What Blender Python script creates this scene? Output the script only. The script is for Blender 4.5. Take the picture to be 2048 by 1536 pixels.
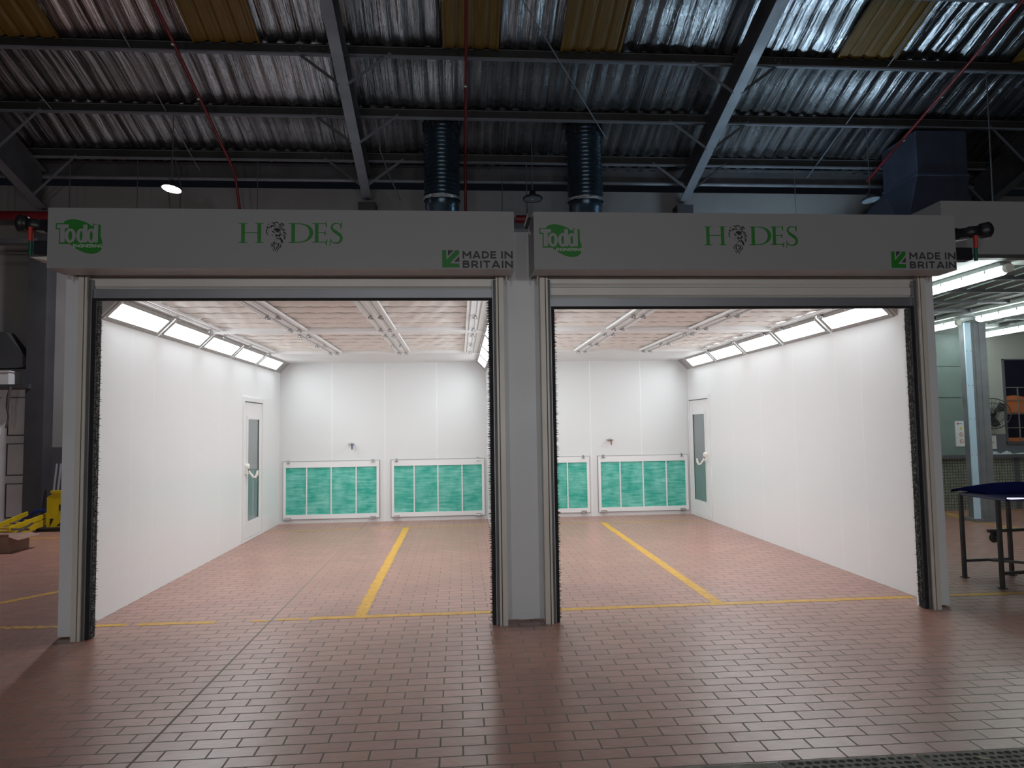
import bpy, bmesh, math, random
from mathutils import Vector, Matrix
random.seed(7)
C = bpy.context.scene.collection
for o in list(bpy.data.objects): bpy.data.objects.remove(o)
sc = bpy.context.scene

# ---------------------------------------------------------------- camera
YAW, PIT, ROL, FPX = 0.0763, 0.0623, 0.0153, 1382.8
cd = bpy.data.cameras.new('camera'); cam = bpy.data.objects.new('camera', cd); C.objects.link(cam)
F = Vector((math.sin(YAW)*math.cos(PIT), math.cos(YAW)*math.cos(PIT), math.sin(PIT)))
R0 = Vector((math.cos(YAW), -math.sin(YAW), 0)); U0 = R0.cross(F)
Rr = R0*math.cos(ROL) - U0*math.sin(ROL); Uu = R0*math.sin(ROL) + U0*math.cos(ROL)
M4 = Matrix((Rr, Uu, -F)).transposed().to_4x4(); M4.translation = Vector((0, 0, 1.6))
cam.matrix_world = M4
cd.sensor_width = 36; cd.sensor_fit = 'HORIZONTAL'; cd.lens = FPX*36/2048; cd.clip_start = .05; cd.clip_end = 200
sc.camera = cam

# ---------------------------------------------------------------- world, lamps, exposure
w = bpy.data.worlds.new('night'); sc.world = w; w.use_nodes = True
w.node_tree.nodes['Background'].inputs[0].default_value = (.35, .42, .6, 1)
w.node_tree.nodes['Background'].inputs[1].default_value = .006
sc.view_settings.view_transform = 'Standard'; sc.view_settings.look = 'None'
sc.view_settings.exposure = 0; sc.view_settings.gamma = 1; sc.view_settings.use_curve_mapping = False
PANEL_E = 36      # booth light panels
TUBE_E = 16.0        # bay tubes
def lamp(loc, power, col, size, rot=(0, 0, 0), shape='DISK', typ='AREA'):
    d = bpy.data.lights.new('fill_or_hall_lamp', typ); d.energy = power; d.color = col
    if typ == 'AREA': d.shape = shape; d.size = size
    else: d.shadow_soft_size = size
    o = bpy.data.objects.new('fill_or_hall_lamp', d); o.location = loc; o.rotation_euler = rot; C.objects.link(o); return o
# unseen fill lights added behind the viewer, low row lifting the booth fronts
for x in (-4.2, 0, 4.2): lamp((x, -9, 2.3), 112, (.97, .98, 1), 1.2, (math.radians(86), 0, 0))
lamp((0, -2.5, 8.2), 14, (.95, .97, 1), .6)  # added overhead fill with no visible fixture
lamp((-4.70, 11.55, 5.58), 160, (.97, .95, 1), .3)

# ---------------------------------------------------------------- materials
def sl(c): return tuple(((v/255)/12.92 if v/255 <= .04045 else (((v/255)+.055)/1.055)**2.4) for v in c)
def N(nt, t, **k):
    n = nt.nodes.new(t)
    for a, b in k.items():
        if a.startswith('i_'): n.inputs[a[2:].replace('_', ' ')].default_value = b
        else: setattr(n, a, b)
    return n
def mat(name, col, rough=.5, metal=0, var=.12, scale=6, bump=.0, stretch=(1, 1, 1), bscale=None, emit=None, spec=.5, coat=0, dark=None, ramp=(.45, .7)):
    m = bpy.data.materials.new(name); m.use_nodes = True; nt = m.node_tree
    b = nt.nodes['Principled BSDF']; L = nt.links.new
    tc = N(nt, 'ShaderNodeTexCoord'); mp = N(nt, 'ShaderNodeMapping'); mp.inputs['Scale'].default_value = stretch
    L(tc.outputs['Object'], mp.inputs['Vector'])
    ns = N(nt, 'ShaderNodeTexNoise'); ns.inputs['Scale'].default_value = scale; ns.inputs['Detail'].default_value = 5
    L(mp.outputs[0], ns.inputs['Vector'])
    mx = N(nt, 'ShaderNodeMix', data_type='RGBA')
    c1 = tuple(min(1, v*(1+var)) for v in col); c2 = tuple(v*(1-var) for v in col)
    if dark: c2 = dark
    cr = N(nt, 'ShaderNodeMapRange'); cr.inputs[1].default_value = ramp[0] if dark else .3; cr.inputs[2].default_value = ramp[1] if dark else .7
    L(ns.outputs[0], cr.inputs[0]); L(cr.outputs[0], mx.inputs['Factor'])
    mx.inputs['A'].default_value = (*c1, 1); mx.inputs['B'].default_value = (*c2, 1)
    L(mx.outputs['Result'], b.inputs['Base Color'])
    rr = N(nt, 'ShaderNodeMapRange'); rr.inputs[3].default_value = rough*.85; rr.inputs[4].default_value = min(1, rough*1.15)
    L(ns.outputs[0], rr.inputs[0]); L(rr.outputs[0], b.inputs['Roughness'])
    b.inputs['Metallic'].default_value = metal; b.inputs['Specular IOR Level'].default_value = spec
    b.inputs['Coat Weight'].default_value = coat
    if bump:
        n2 = N(nt, 'ShaderNodeTexNoise'); n2.inputs['Scale'].default_value = bscale or scale*3; n2.inputs['Detail'].default_value = 6
        L(mp.outputs[0], n2.inputs['Vector'])
        bp = N(nt, 'ShaderNodeBump'); bp.inputs['Strength'].default_value = bump; bp.inputs['Distance'].default_value = .02
        L(n2.outputs[0], bp.inputs['Height']); L(bp.outputs[0], b.inputs['Normal'])
    if emit:
        b.inputs['Emission Color'].default_value = (*emit[0], 1); b.inputs['Emission Strength'].default_value = emit[1]
    return m
def seam_mat(name, col, axis, seams, rough=.28):
    """white coated panel with fine vertical joints at the given coordinates"""
    m = bpy.data.materials.new(name); m.use_nodes = True
    nt = m.node_tree; L = nt.links.new; b = nt.nodes['Principled BSDF']
    b.inputs['Base Color'].default_value = (*col, 1); b.inputs['Roughness'].default_value = rough; b.inputs['Specular IOR Level'].default_value = .4
    g = N(nt, 'ShaderNodeNewGeometry'); sp = N(nt, 'ShaderNodeSeparateXYZ'); L(g.outputs['Position'], sp.inputs[0])
    prev = None
    for s in seams:
        a = N(nt, 'ShaderNodeMath', operation='SUBTRACT'); L(sp.outputs[axis], a.inputs[0]); a.inputs[1].default_value = s
        c = N(nt, 'ShaderNodeMath', operation='ABSOLUTE'); L(a.outputs[0], c.inputs[0])
        if prev is None: prev = c
        else:
            d = N(nt, 'ShaderNodeMath', operation='MINIMUM'); L(prev.outputs[0], d.inputs[0]); L(c.outputs[0], d.inputs[1]); prev = d
    r = N(nt, 'ShaderNodeMapRange', interpolation_type='SMOOTHSTEP'); L(prev.outputs[0], r.inputs[0])
    r.inputs[1].default_value = 0; r.inputs[2].default_value = .009; r.inputs[3].default_value = 1; r.inputs[4].default_value = 0
    sx = N(nt, 'ShaderNodeMix', data_type='RGBA'); L(r.outputs[0], sx.inputs['Factor']); sx.inputs['A'].default_value = (*col, 1); sx.inputs['B'].default_value = (.93, .93, .93, 1)
    L(sx.outputs['Result'], b.inputs['Base Color'])
    bp = N(nt, 'ShaderNodeBump'); bp.inputs['Strength'].default_value = .3; bp.inputs['Distance'].default_value = .004
    L(r.outputs[0], bp.inputs['Height']); L(bp.outputs[0], b.inputs['Normal'])
    return m
def brick_floor():
    m = bpy.data.materials.new('red_clay_tiles'); m.use_nodes = True; nt = m.node_tree; L = nt.links.new
    b = nt.nodes['Principled BSDF']; g = N(nt, 'ShaderNodeNewGeometry')
    mp = N(nt, 'ShaderNodeMapping'); L(g.outputs['Position'], mp.inputs['Vector'])
    mp.inputs['Location'].default_value = (.11475+.2295*100, -.056+.1075*400, 0)
    wob = N(nt, 'ShaderNodeTexNoise'); wob.inputs['Scale'].default_value = 5; L(g.outputs['Position'], wob.inputs['Vector'])
    wm = N(nt, 'ShaderNodeVectorMath', operation='SCALE'); wm.inputs['Scale'].default_value = .006
    ws = N(nt, 'ShaderNodeVectorMath', operation='SUBTRACT'); L(wob.outputs['Color'], ws.inputs[0]); ws.inputs[1].default_value = (.5, .5, .5)
    L(ws.outputs[0], wm.inputs[0])
    ad = N(nt, 'ShaderNodeVectorMath', operation='ADD'); L(mp.outputs[0], ad.inputs[0]); L(wm.outputs[0], ad.inputs[1])
    br = N(nt, 'ShaderNodeTexBrick'); L(ad.outputs[0], br.inputs['Vector'])
    br.offset = .5; br.offset_frequency = 2; br.squash = 1
    for k, v in (('Scale', 1), ('Mortar Size', .0048), ('Mortar Smooth', .12), ('Bias', 0), ('Brick Width', .2295), ('Row Height', .1075)): br.inputs[k].default_value = v
    br.inputs['Color1'].default_value = (0, 0, 0, 1); br.inputs['Color2'].default_value = (1, 1, 1, 1)
    # movement joint running away from the viewer
    sp = N(nt, 'ShaderNodeSeparateXYZ'); L(g.outputs['Position'], sp.inputs[0])
    a = N(nt, 'ShaderNodeMath', operation='ADD'); L(sp.outputs[0], a.inputs[0]); a.inputs[1].default_value = 1.607
    c = N(nt, 'ShaderNodeMath', operation='ABSOLUTE'); L(a.outputs[0], c.inputs[0])
    j = N(nt, 'ShaderNodeMath', operation='LESS_THAN'); L(c.outputs[0], j.inputs[0]); j.inputs[1].default_value = .0075
    mo = N(nt, 'ShaderNodeMath', operation='MAXIMUM'); L(br.outputs['Fac'], mo.inputs[0]); L(j.outputs[0], mo.inputs[1])
    ns = N(nt, 'ShaderNodeTexNoise'); ns.inputs['Scale'].default_value = 1.3; ns.inputs['Detail'].default_value = 6; L(g.outputs['Position'], ns.inputs['Vector'])
    mps = N(nt, 'ShaderNodeMapping'); mps.inputs['Scale'].default_value = (12, 60, 1); L(g.outputs['Position'], mps.inputs['Vector'])
    n2 = N(nt, 'ShaderNodeTexNoise'); n2.inputs['Scale'].default_value = 1; n2.inputs['Detail'].default_value = 5; L(mps.outputs[0], n2.inputs['Vector'])
    m1 = N(nt, 'ShaderNodeMix', data_type='RGBA'); L(br.outputs['Color'], m1.inputs['Factor'])
    m1.inputs['A'].default_value = (.37, .168, .128, 1); m1.inputs['B'].default_value = (.455, .215, .162, 1)
    m2 = N(nt, 'ShaderNodeMix', data_type='RGBA'); mr = N(nt, 'ShaderNodeMapRange'); L(n2.outputs[0], mr.inputs[0])
    mr.inputs[1].default_value = .42; mr.inputs[2].default_value = .8; mr.inputs[4].default_value = .55
    L(mr.outputs[0], m2.inputs['Factor']); L(m1.outputs['Result'], m2.inputs['A']); m2.inputs['B'].default_value = (.50, .32, .25, 1)
    m3 = N(nt, 'ShaderNodeMix', data_type='RGBA'); mr3 = N(nt, 'ShaderNodeMapRange'); L(ns.outputs[0], mr3.inputs[0])
    mr3.inputs[1].default_value = .45; mr3.inputs[2].default_value = .75; mr3.inputs[4].default_value = .5
    L(mr3.outputs[0], m3.inputs['Factor']); L(m2.outputs['Result'], m3.inputs['A']); m3.inputs['B'].default_value = (.30, .16, .132, 1)
    m4 = N(nt, 'ShaderNodeMix', data_type='RGBA'); L(mo.outputs[0], m4.inputs['Factor']); L(m3.outputs['Result'], m4.inputs['A'])
    m4.inputs['B'].default_value = (.23, .185, .15, 1)
    L(m4.outputs['Result'], b.inputs['Base Color'])
    rg = N(nt, 'ShaderNodeMapRange'); L(ns.outputs[0], rg.inputs[0]); rg.inputs[3].default_value = .27; rg.inputs[4].default_value = .38
    rm = N(nt, 'ShaderNodeMix', data_type='FLOAT'); L(mo.outputs[0], rm.inputs['Factor']); L(rg.outputs[0], rm.inputs['A']); rm.inputs['B'].default_value = .85
    L(rm.outputs['Result'], b.inputs['Roughness']); b.inputs['Specular IOR Level'].default_value = 1.0
    h = N(nt, 'ShaderNodeMath', operation='MULTIPLY_ADD'); L(mo.outputs[0], h.inputs[0]); h.inputs[1].default_value = -1
    n3 = N(nt, 'ShaderNodeTexNoise'); n3.inputs['Scale'].default_value = 7; n3.inputs['Detail'].default_value = 4; L(g.outputs['Position'], n3.inputs['Vector'])
    hs = N(nt, 'ShaderNodeMath', operation='MULTIPLY'); L(n3.outputs[0], hs.inputs[0]); hs.inputs[1].default_value = .9
    L(hs.outputs[0], h.inputs[2])
    bp = N(nt, 'ShaderNodeBump'); bp.inputs['Strength'].default_value = .8; bp.inputs['Distance'].default_value = .005
    L(h.outputs[0], bp.inputs['Height']); L(bp.outputs[0], b.inputs['Normal'])
    return m
def paint_mat(name='yellow_floor_paint', col=(.66, .37, .045)):
    m = mat(name, col, .5, 0, .12, 9, .1, bscale=40)
    nt = m.node_tree; L = nt.links.new; b = nt.nodes['Principled BSDF']
    g = N(nt, 'ShaderNodeNewGeometry')
    ns = N(nt, 'ShaderNodeTexNoise'); ns.inputs['Scale'].default_value = 26; ns.inputs['Detail'].default_value = 6; L(g.outputs['Position'], ns.inputs['Vector'])
    mr = N(nt, 'ShaderNodeMapRange'); L(ns.outputs[0], mr.inputs[0]); mr.inputs[1].default_value = .60; mr.inputs[2].default_value = .72
    mp = N(nt, 'ShaderNodeMapping'); L(g.outputs['Position'], mp.inputs['Vector']); mp.inputs['Location'].default_value = (.11475+.2295*100, -.056+.1075*400, 0)
    br = N(nt, 'ShaderNodeTexBrick'); L(mp.outputs[0], br.inputs['Vector']); br.offset = .5
    for k, v in (('Scale', 1), ('Mortar Size', .003), ('Mortar Smooth', .1), ('Brick Width', .2295), ('Row Height', .1075)): br.inputs[k].default_value = v
    q = N(nt, 'ShaderNodeMath', operation='MULTIPLY'); L(br.outputs['Fac'], q.inputs[0]); q.inputs[1].default_value = .45
    mo = N(nt, 'ShaderNodeMath', operation='MAXIMUM'); L(mr.outputs[0], mo.inputs[0]); L(q.outputs[0], mo.inputs[1])
    old = b.inputs['Base Color'].links[0].from_socket
    mx = N(nt, 'ShaderNodeMix', data_type='RGBA'); L(mo.outputs[0], mx.inputs['Factor']); L(old, mx.inputs['A']); mx.inputs['B'].default_value = (.3, .16, .09, 1)
    L(mx.outputs['Result'], b.inputs['Base Color'])
    return m
def filter_mat():
    m = mat('teal_filter_fibre', (.075, .50, .375), .9, 0, .1, 3, .5, (3, 3, 22), 8)
    nt = m.node_tree; L = nt.links.new; b = nt.nodes['Principled BSDF']
    g = N(nt, 'ShaderNodeNewGeometry'); mp = N(nt, 'ShaderNodeMapping'); mp.inputs['Scale'].default_value = (4, 4, 28); L(g.outputs['Position'], mp.inputs['Vector'])
    n1 = N(nt, 'ShaderNodeTexNoise'); n1.inputs['Scale'].default_value = 1; n1.inputs['Detail'].default_value = 7; L(mp.outputs[0], n1.inputs['Vector'])
    n2 = N(nt, 'ShaderNodeTexNoise'); n2.inputs['Scale'].default_value = 4.5; n2.inputs['Detail'].default_value = 3; L(g.outputs['Position'], n2.inputs['Vector'])
    ad = N(nt, 'ShaderNodeMath', operation='MULTIPLY_ADD'); L(n1.outputs[0], ad.inputs[0]); ad.inputs[1].default_value = 1.0; L(n2.outputs[0], ad.inputs[2])
    mr = N(nt, 'ShaderNodeMapRange'); L(ad.outputs[0], mr.inputs[0]); mr.inputs[1].default_value = .8; mr.inputs[2].default_value = 1.3
    mx = N(nt, 'ShaderNodeMix', data_type='RGBA'); L(mr.outputs[0], mx.inputs['Factor'])
    mx.inputs['A'].default_value = (.04, .44, .33, 1); mx.inputs['B'].default_value = (.26, .70, .60, 1)
    L(mx.outputs['Result'], b.inputs['Base Color'])
    return m
def foil_mat():
    m = mat('foil_insulation', (.40, .41, .43), .27, .95, .1, 3)
    nt = m.node_tree; L = nt.links.new; b = nt.nodes['Principled BSDF']
    g = N(nt, 'ShaderNodeNewGeometry')
    mp = N(nt, 'ShaderNodeMapping'); mp.inputs['Scale'].default_value = (8, .30, .30); L(g.outputs['Position'], mp.inputs['Vector'])
    n1 = N(nt, 'ShaderNodeTexNoise'); n1.inputs['Scale'].default_value = 1.6; n1.inputs['Detail'].default_value = 5; n1.inputs['Roughness'].default_value = .55; L(mp.outputs[0], n1.inputs['Vector'])
    n2 = N(nt, 'ShaderNodeTexNoise'); n2.inputs['Scale'].default_value = 16; n2.inputs['Detail'].default_value = 6; L(g.outputs['Position'], n2.inputs['Vector'])
    sm = N(nt, 'ShaderNodeMath', operation='MULTIPLY_ADD'); L(n2.outputs[0], sm.inputs[0]); sm.inputs[1].default_value = .05; L(n1.outputs[0], sm.inputs[2])
    bp = N(nt, 'ShaderNodeBump'); bp.inputs['Strength'].default_value = .8; bp.inputs['Distance'].default_value = .05
    L(sm.outputs[0], bp.inputs['Height']); L(bp.outputs[0], b.inputs['Normal'])
    mr = N(nt, 'ShaderNodeMapRange'); L(n1.outputs[0], mr.inputs[0]); mr.inputs[1].default_value = .35; mr.inputs[2].default_value = .65
    mx = N(nt, 'ShaderNodeMix', data_type='RGBA'); L(mr.outputs[0], mx.inputs['Factor'])
    mx.inputs['A'].default_value = (.17, .17, .175, 1); mx.inputs['B'].default_value = (.50, .505, .52, 1)
    n3 = N(nt, 'ShaderNodeTexNoise'); n3.inputs['Scale'].default_value = 1.1; n3.inputs['Detail'].default_value = 9; n3.inputs['Roughness'].default_value = .8; L(g.outputs['Position'], n3.inputs['Vector'])
    m3 = N(nt, 'ShaderNodeMapRange'); L(n3.outputs[0], m3.inputs[0]); m3.inputs[1].default_value = .62; m3.inputs[2].default_value = .70
    x3 = N(nt, 'ShaderNodeMix', data_type='RGBA'); L(m3.outputs[0], x3.inputs['Factor']); L(mx.outputs['Result'], x3.inputs['A']); x3.inputs['B'].default_value = (.07, .065, .06, 1)
    L(x3.outputs['Result'], b.inputs['Base Color'])
    return m
def tile_mat():
    m = bpy.data.materials.new('small_wall_tiles'); m.use_nodes = True; nt = m.node_tree; L = nt.links.new
    b = nt.nodes['Principled BSDF']; g = N(nt, 'ShaderNodeNewGeometry'); sp = N(nt, 'ShaderNodeSeparateXYZ'); L(g.outputs['Position'], sp.inputs[0])
    cb = N(nt, 'ShaderNodeCombineXYZ'); L(sp.outputs[0], cb.inputs[0]); L(sp.outputs[2], cb.inputs[1])
    br = N(nt, 'ShaderNodeTexBrick'); br.offset = 0; L(cb.outputs[0], br.inputs['Vector'])
    for k, v in (('Scale', 1), ('Mortar Size', .006), ('Brick Width', .052), ('Row Height', .052), ('Bias', 0)): br.inputs[k].default_value = v
    br.inputs['Color1'].default_value = (.33, .34, .30, 1); br.inputs['Color2'].default_value = (.22, .24, .20, 1); br.inputs['Mortar'].default_value = (.07, .085, .065, 1)
    L(br.outputs['Color'], b.inputs['Base Color']); b.inputs['Roughness'].default_value = .35
    return m
def two_tone(name, lo, hi, zs, rough=.7):
    m = mat(name, hi, rough, 0, .1, 1.2); nt = m.node_tree; L = nt.links.new; b = nt.nodes['Principled BSDF']
    g = N(nt, 'ShaderNodeNewGeometry'); sp = N(nt, 'ShaderNodeSeparateXYZ'); L(g.outputs['Position'], sp.inputs[0])
    t = N(nt, 'ShaderNodeMath', operation='GREATER_THAN'); L(sp.outputs[2], t.inputs[0]); t.inputs[1].default_value = zs
    old = b.inputs['Base Color'].links[0].from_socket
    mx = N(nt, 'ShaderNodeMix', data_type='RGBA'); L(t.outputs[0], mx.inputs['Factor']); mx.inputs['A'].default_value = (*lo, 1); L(old, mx.inputs['B'])
    L(mx.outputs['Result'], b.inputs['Base Color']); return m

def panel_mat():
    m = bpy.data.materials.new('lit_diffuser'); m.use_nodes = True; nt = m.node_tree; L = nt.links.new; b = nt.nodes['Principled BSDF']
    b.inputs['Base Color'].default_value = (.8, .8, .8, 1); b.inputs['Roughness'].default_value = .3
    g = N(nt, 'ShaderNodeNewGeometry'); d = N(nt, 'ShaderNodeVectorMath', operation='DOT_PRODUCT'); L(g.outputs['Incoming'], d.inputs[0]); L(g.outputs['Normal'], d.inputs[1])
    a = N(nt, 'ShaderNodeMath', operation='ABSOLUTE'); L(d.outputs['Value'], a.inputs[0])
    q = N(nt, 'ShaderNodeMath', operation='POWER'); L(a.outputs[0], q.inputs[0]); q.inputs[1].default_value = 1.3
    e = N(nt, 'ShaderNodeMath', operation='MULTIPLY'); L(q.outputs[0], e.inputs[0]); e.inputs[1].default_value = PANEL_E
    b.inputs['Emission Color'].default_value = (.90, .97, 1, 1); L(e.outputs[0], b.inputs['Emission Strength']); return m
LSEAM = [6.83, 7.31, 8.28, 9.25, 10.22, 11.2]
BSEAM = [-2.22, -1.31, -.40, 1.43, 2.34, 3.26]
M = dict(
 floor=brick_floor(), paint=paint_mat(), filt=filter_mat(), foil=foil_mat(), tiles=tile_mat(),
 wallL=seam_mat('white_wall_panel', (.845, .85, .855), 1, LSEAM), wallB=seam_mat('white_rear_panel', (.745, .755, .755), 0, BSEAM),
 white=mat('white_powder_coat', (.83, .83, .83), .35, 0, .02, 3),
 frontp=mat('grey_white_panel', (.74, .77, .79), .35, 0, .03, 2, spec=.5),
 cream=mat('cream_aluminium', (.70, .67, .60), .4, .1, .03, 3),
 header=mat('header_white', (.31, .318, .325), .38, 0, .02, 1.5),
 slat=mat('shutter_slat', (.70, .70, .65), .4, .1, .03, 3),
 alu=mat('brushed_aluminium', (.30, .31, .33), .42, .75, .08, 1.2),
 galv=mat('galvanised_channel', (.11, .11, .112), .5, .3, .1, 5),
 rubber=mat('black_rubber', (.008, .008, .009), .7, 0, .2, 20),
 brush=mat('black_bristles', (.012, .013, .014), .8, 0, .2, 60, dark=(.16, .17, .17), ramp=(.5, .6), stretch=(1, 1, .5), bump=.9, bscale=90),
 diff=panel_mat(),
 tube=mat('lit_tube', (.9, .9, .9), .5, emit=((.88, 1, .98), TUBE_E)),
 lfrm=mat('light_frame', (.38, .37, .36), .5, .0, .03, 4),
 screw=mat('bright_screw', (.85, .85, .85), .25, .8, .05, 20),
 cfilt=mat('ceiling_filter_fabric', (.95, .915, .88), .9, 0, .04, 4, .25, (3, 9, 3), 10),
 cseam_shade=mat('shaded_filter_seam', (.52, .49, .46), .9, 0, .1, 8),
 rail=mat('white_rail', (.9, .9, .9), .35, 0, .02, 4),
 chrome=mat('chrome_latch', (.48, .48, .49), .25, .9, .2, 40),
 steel=mat('painted_steel', (.105, .105, .112), .5, .25, .25, 2.0, .1),
 purl=mat('purlin_steel', (.045, .044, .042), .5, .3, .25, 2.5, .1),
 rafw=mat('grey_rafter', (.20, .21, .235), .5, .2, .15, 2.5, .1),
 sky=mat('amber_fibreglass', (.155, .085, .012), .5, 0, .15, 2.0, .4, (12, 1, 1), 3),
 bwall=two_tone('painted_back_wall', (.06, .06, .065), (.23, .225, .225), 1.36),
 dwall=mat('dark_wall', (.10, .10, .11), .7, 0, .15, 1.5),
 col=mat('dark_column', (.045, .045, .05), .7, 0, .2, 2, .2),
 duct=mat('dark_blue_duct', (.055, .085, .115), .28, .75, .15, 5, .2),
 sqd=mat('blue_grey_duct', (.06, .07, .11), .5, .2, .12, 3),
 tape=mat('foil_tape', (.6, .62, .64), .25, .95, .1, 30, .8),
 red=mat('red_pipe_paint', (.17, .012, .016), .4, .1, .15, 6),
 black=mat('black_plastic', (.012, .014, .018), .4, 0, .1, 8),
 green=mat('logo_green', (.008, .19, .012), .5, 0, .04, 6),
 dgrey=mat('logo_grey', (.042, .042, .047), .6, 0, .05, 6),
 ink=mat('emblem_ink', (.012, .013, .014), .6, 0, .05, 6),
 glass=mat('door_glass', (.20, .235, .24), .04, 0, .05, 2, spec=.9),
 gasket=mat('dark_gasket', (.05, .055, .055), .5, 0, .1, 6),
 ivory=mat('ivory_handle', (.82, .80, .74), .3, 0, .02, 6),
 bayw=mat('grey_green_board', (.205, .265, .245), .5, 0, .16, 1.2, .15),
 bayl=two_tone('bay_plaster', (.14, .15, .17), (.36, .37, .33), 1.34),
 bcol=mat('grey_concrete', (.19, .20, .215), .6, 0, .2, 3, .3),
 bstrip=mat('blue_white_strip', (.55, .75, .9), .4, 0, .05, 3),
 bayc=mat('bay_ceiling_white', (.55, .60, .58), .45, 0, .06, 2),
 bfil=mat('dirty_grey_filter', (.145, .145, .14), .8, 0, .15, 3),
 navy=mat('navy_car_paint', (.004, .0055, .030), .5, 0, .2, 3, coat=0, spec=.0),
 tsteel=mat('dark_stand_steel', (.075, .07, .07), .5, .4, .2, 8),
 yel=mat('yellow_plastic', (.62, .46, .01), .45, 0, .12, 6),
 blue=mat('blue_plastic', (.012, .03, .16), .4),
 card=mat('cardboard', (.30, .19, .145), .85, 0, .1, 8),
 paper=mat('white_paper', (.75, .77, .75), .7, 0, .03, 5),
 pdoor=mat('old_white_door', (.66, .66, .67), .55, 0, .12, 1.8),
 strap=mat('brown_strap', (.07, .05, .04), .8),
 conc=mat('stained_concrete', (.27, .275, .24), .85, 0, .25, 14, .8, bscale=45),
 hole=mat('dark_hole', (.02, .018, .016), .9),
 cloth=mat('pale_cloth', (.5, .6, .6), .8, 0, .15, 10, .5),
 navyg=mat('gloss_navy_edge', (.01, .015, .10), .15, .2, .1, 3, coat=1),
 lamp=mat('lit_lamp', (.9, .9, .9), .5, emit=((.95, .98, 1), 55)),
 lens=mat('unlit_lens', (.17, .19, .21), .3, 0, .1, 6),
 orange=mat('orange_wall_outside', (.42, .13, .045), .8, 0, .1, 3),
 night=mat('dark_outside', (.012, .012, .022), .3),
 bar=mat('window_bar', (.22, .2, .18), .5, .2),
 red2=mat('sign_red', (.5, .04, .03), .5), bl2=mat('sign_blue', (.05, .2, .55), .5), yl2=mat('sign_yellow', (.75, .6, .05), .5),
 cable=mat('grey_cable', (.10, .10, .105), .6),
)

# ---------------------------------------------------------------- mesh helpers (world coordinates)
ORI = {}
class MB:
    def __init__(s): s.v = []; s.f = []; s.mi = []; s.sm = []
    def add(s, vs, fs, mi=0, sm=False):
        b = len(s.v); s.v += [tuple(v) for v in vs]
        for f in fs: s.f.append([b+i for i in f]); s.mi.append(mi); s.sm.append(sm)
        return s
    def box(s, x0, x1, y0, y1, z0, z1, mi=0):
        return s.add([(x0, y0, z0), (x1, y0, z0), (x1, y1, z0), (x0, y1, z0), (x0, y0, z1), (x1, y0, z1), (x1, y1, z1), (x0, y1, z1)],
            [(0, 3, 2, 1), (4, 5, 6, 7), (0, 1, 5, 4), (1, 2, 6, 5), (2, 3, 7, 6), (3, 0, 4, 7)], mi)
    def prism(s, poly, d, mi=0):
        """poly: list of 3D points (planar), extruded by vector d"""
        n = len(poly); d = Vector(d); P = [Vector(p) for p in poly]; Q = [p+d for p in P]
        return s.add(P+Q, [list(range(n))[::-1], [n+i for i in range(n)]]+[(i, (i+1) % n, n+(i+1) % n, n+i) for i in range(n)], mi)
    def beam(s, a, b, w, h, up=(0, 0, 1), mi=0, off=(0, 0)):
        a = Vector(a); b = Vector(b); t = (b-a).normalized(); r = t.cross(Vector(up)).normalized(); u = r.cross(t)
        o = r*off[0]+u*off[1]
        p = [a+o+r*i*w/2+u*j*h/2 for i, j in ((-1, -1), (1, -1), (1, 1), (-1, 1))]
        return s.prism(p, b-a, mi)
    def tube(s, pts, r, n=10, mi=0, cap=True):
        pts = [Vector(p) for p in pts]; rings = []; rr = r if isinstance(r, (list, tuple)) else [r]*len(pts)
        ref = None
        for i, p in enumerate(pts):
            t = (pts[min(i+1, len(pts)-1)]-pts[max(i-1, 0)]).normalized()
            if ref is None: ref = Vector((1, 0, 0)) if abs(t.x) < .9 else Vector((0, 1, 0))
            u = (ref-t*ref.dot(t)).normalized(); v = t.cross(u); ref = u
            rings.append([p+(u*math.cos(2*math.pi*k/n)+v*math.sin(2*math.pi*k/n))*rr[i] for k in range(n)])
        vs = [q for g in rings for q in g]; fs = []
        for i in range(len(rings)-1):
            for k in range(n): fs.append((i*n+k, i*n+(k+1) % n, (i+1)*n+(k+1) % n, (i+1)*n+k))
        s.add(vs, fs, mi, True)
        if cap: s.add(rings[0], [list(range(n))[::-1]], mi); s.add(rings[-1], [list(range(n))], mi)
        return s
    def lathe(s, c, prof, n=24, axis=(0, 0, 1), mi=0, sm=True):
        c = Vector(c); ax = Vector(axis).normalized(); ref = Vector((1, 0, 0)) if abs(ax.x) < .9 else Vector((0, 1, 0))
        u = (ref-ax*ref.dot(ax)).normalized(); v = ax.cross(u)
        vs = [c+ax*h+(u*math.cos(2*math.pi*k/n)+v*math.sin(2*math.pi*k/n))*r for r, h in prof for k in range(n)]; fs = []
        for i in range(len(prof)-1):
            for k in range(n): fs.append((i*n+k, i*n+(k+1) % n, (i+1)*n+(k+1) % n, (i+1)*n+k))
        return s.add(vs, fs, mi, sm)
    def build(s, name, m, parent=None, bevel=0):
        o0 = ORI.get(parent.name, Vector((0, 0, 0))) if parent else Vector((0, 0, 0))
        me = bpy.data.meshes.new(name); me.from_pydata([tuple(Vector(v)-o0) for v in s.v], [], s.f)
        for x in (m if isinstance(m, (list, tuple)) else [m]): me.materials.append(x)
        for p, i, q in zip(me.polygons, s.mi, s.sm): p.material_index = i; p.use_smooth = q
        bm = bmesh.new(); bm.from_mesh(me); bmesh.ops.recalc_face_normals(bm, faces=bm.faces[:]); bm.to_mesh(me); bm.free()
        me.validate(); me.update()
        o = bpy.data.objects.new(name, me); C.objects.link(o)
        if bevel:
            b = o.modifiers.new('bevel', 'BEVEL'); b.width = bevel; b.segments = 2; b.limit_method = 'ANGLE'
        if parent: o.parent = parent; ORI[o.name] = o0
        return o
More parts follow.
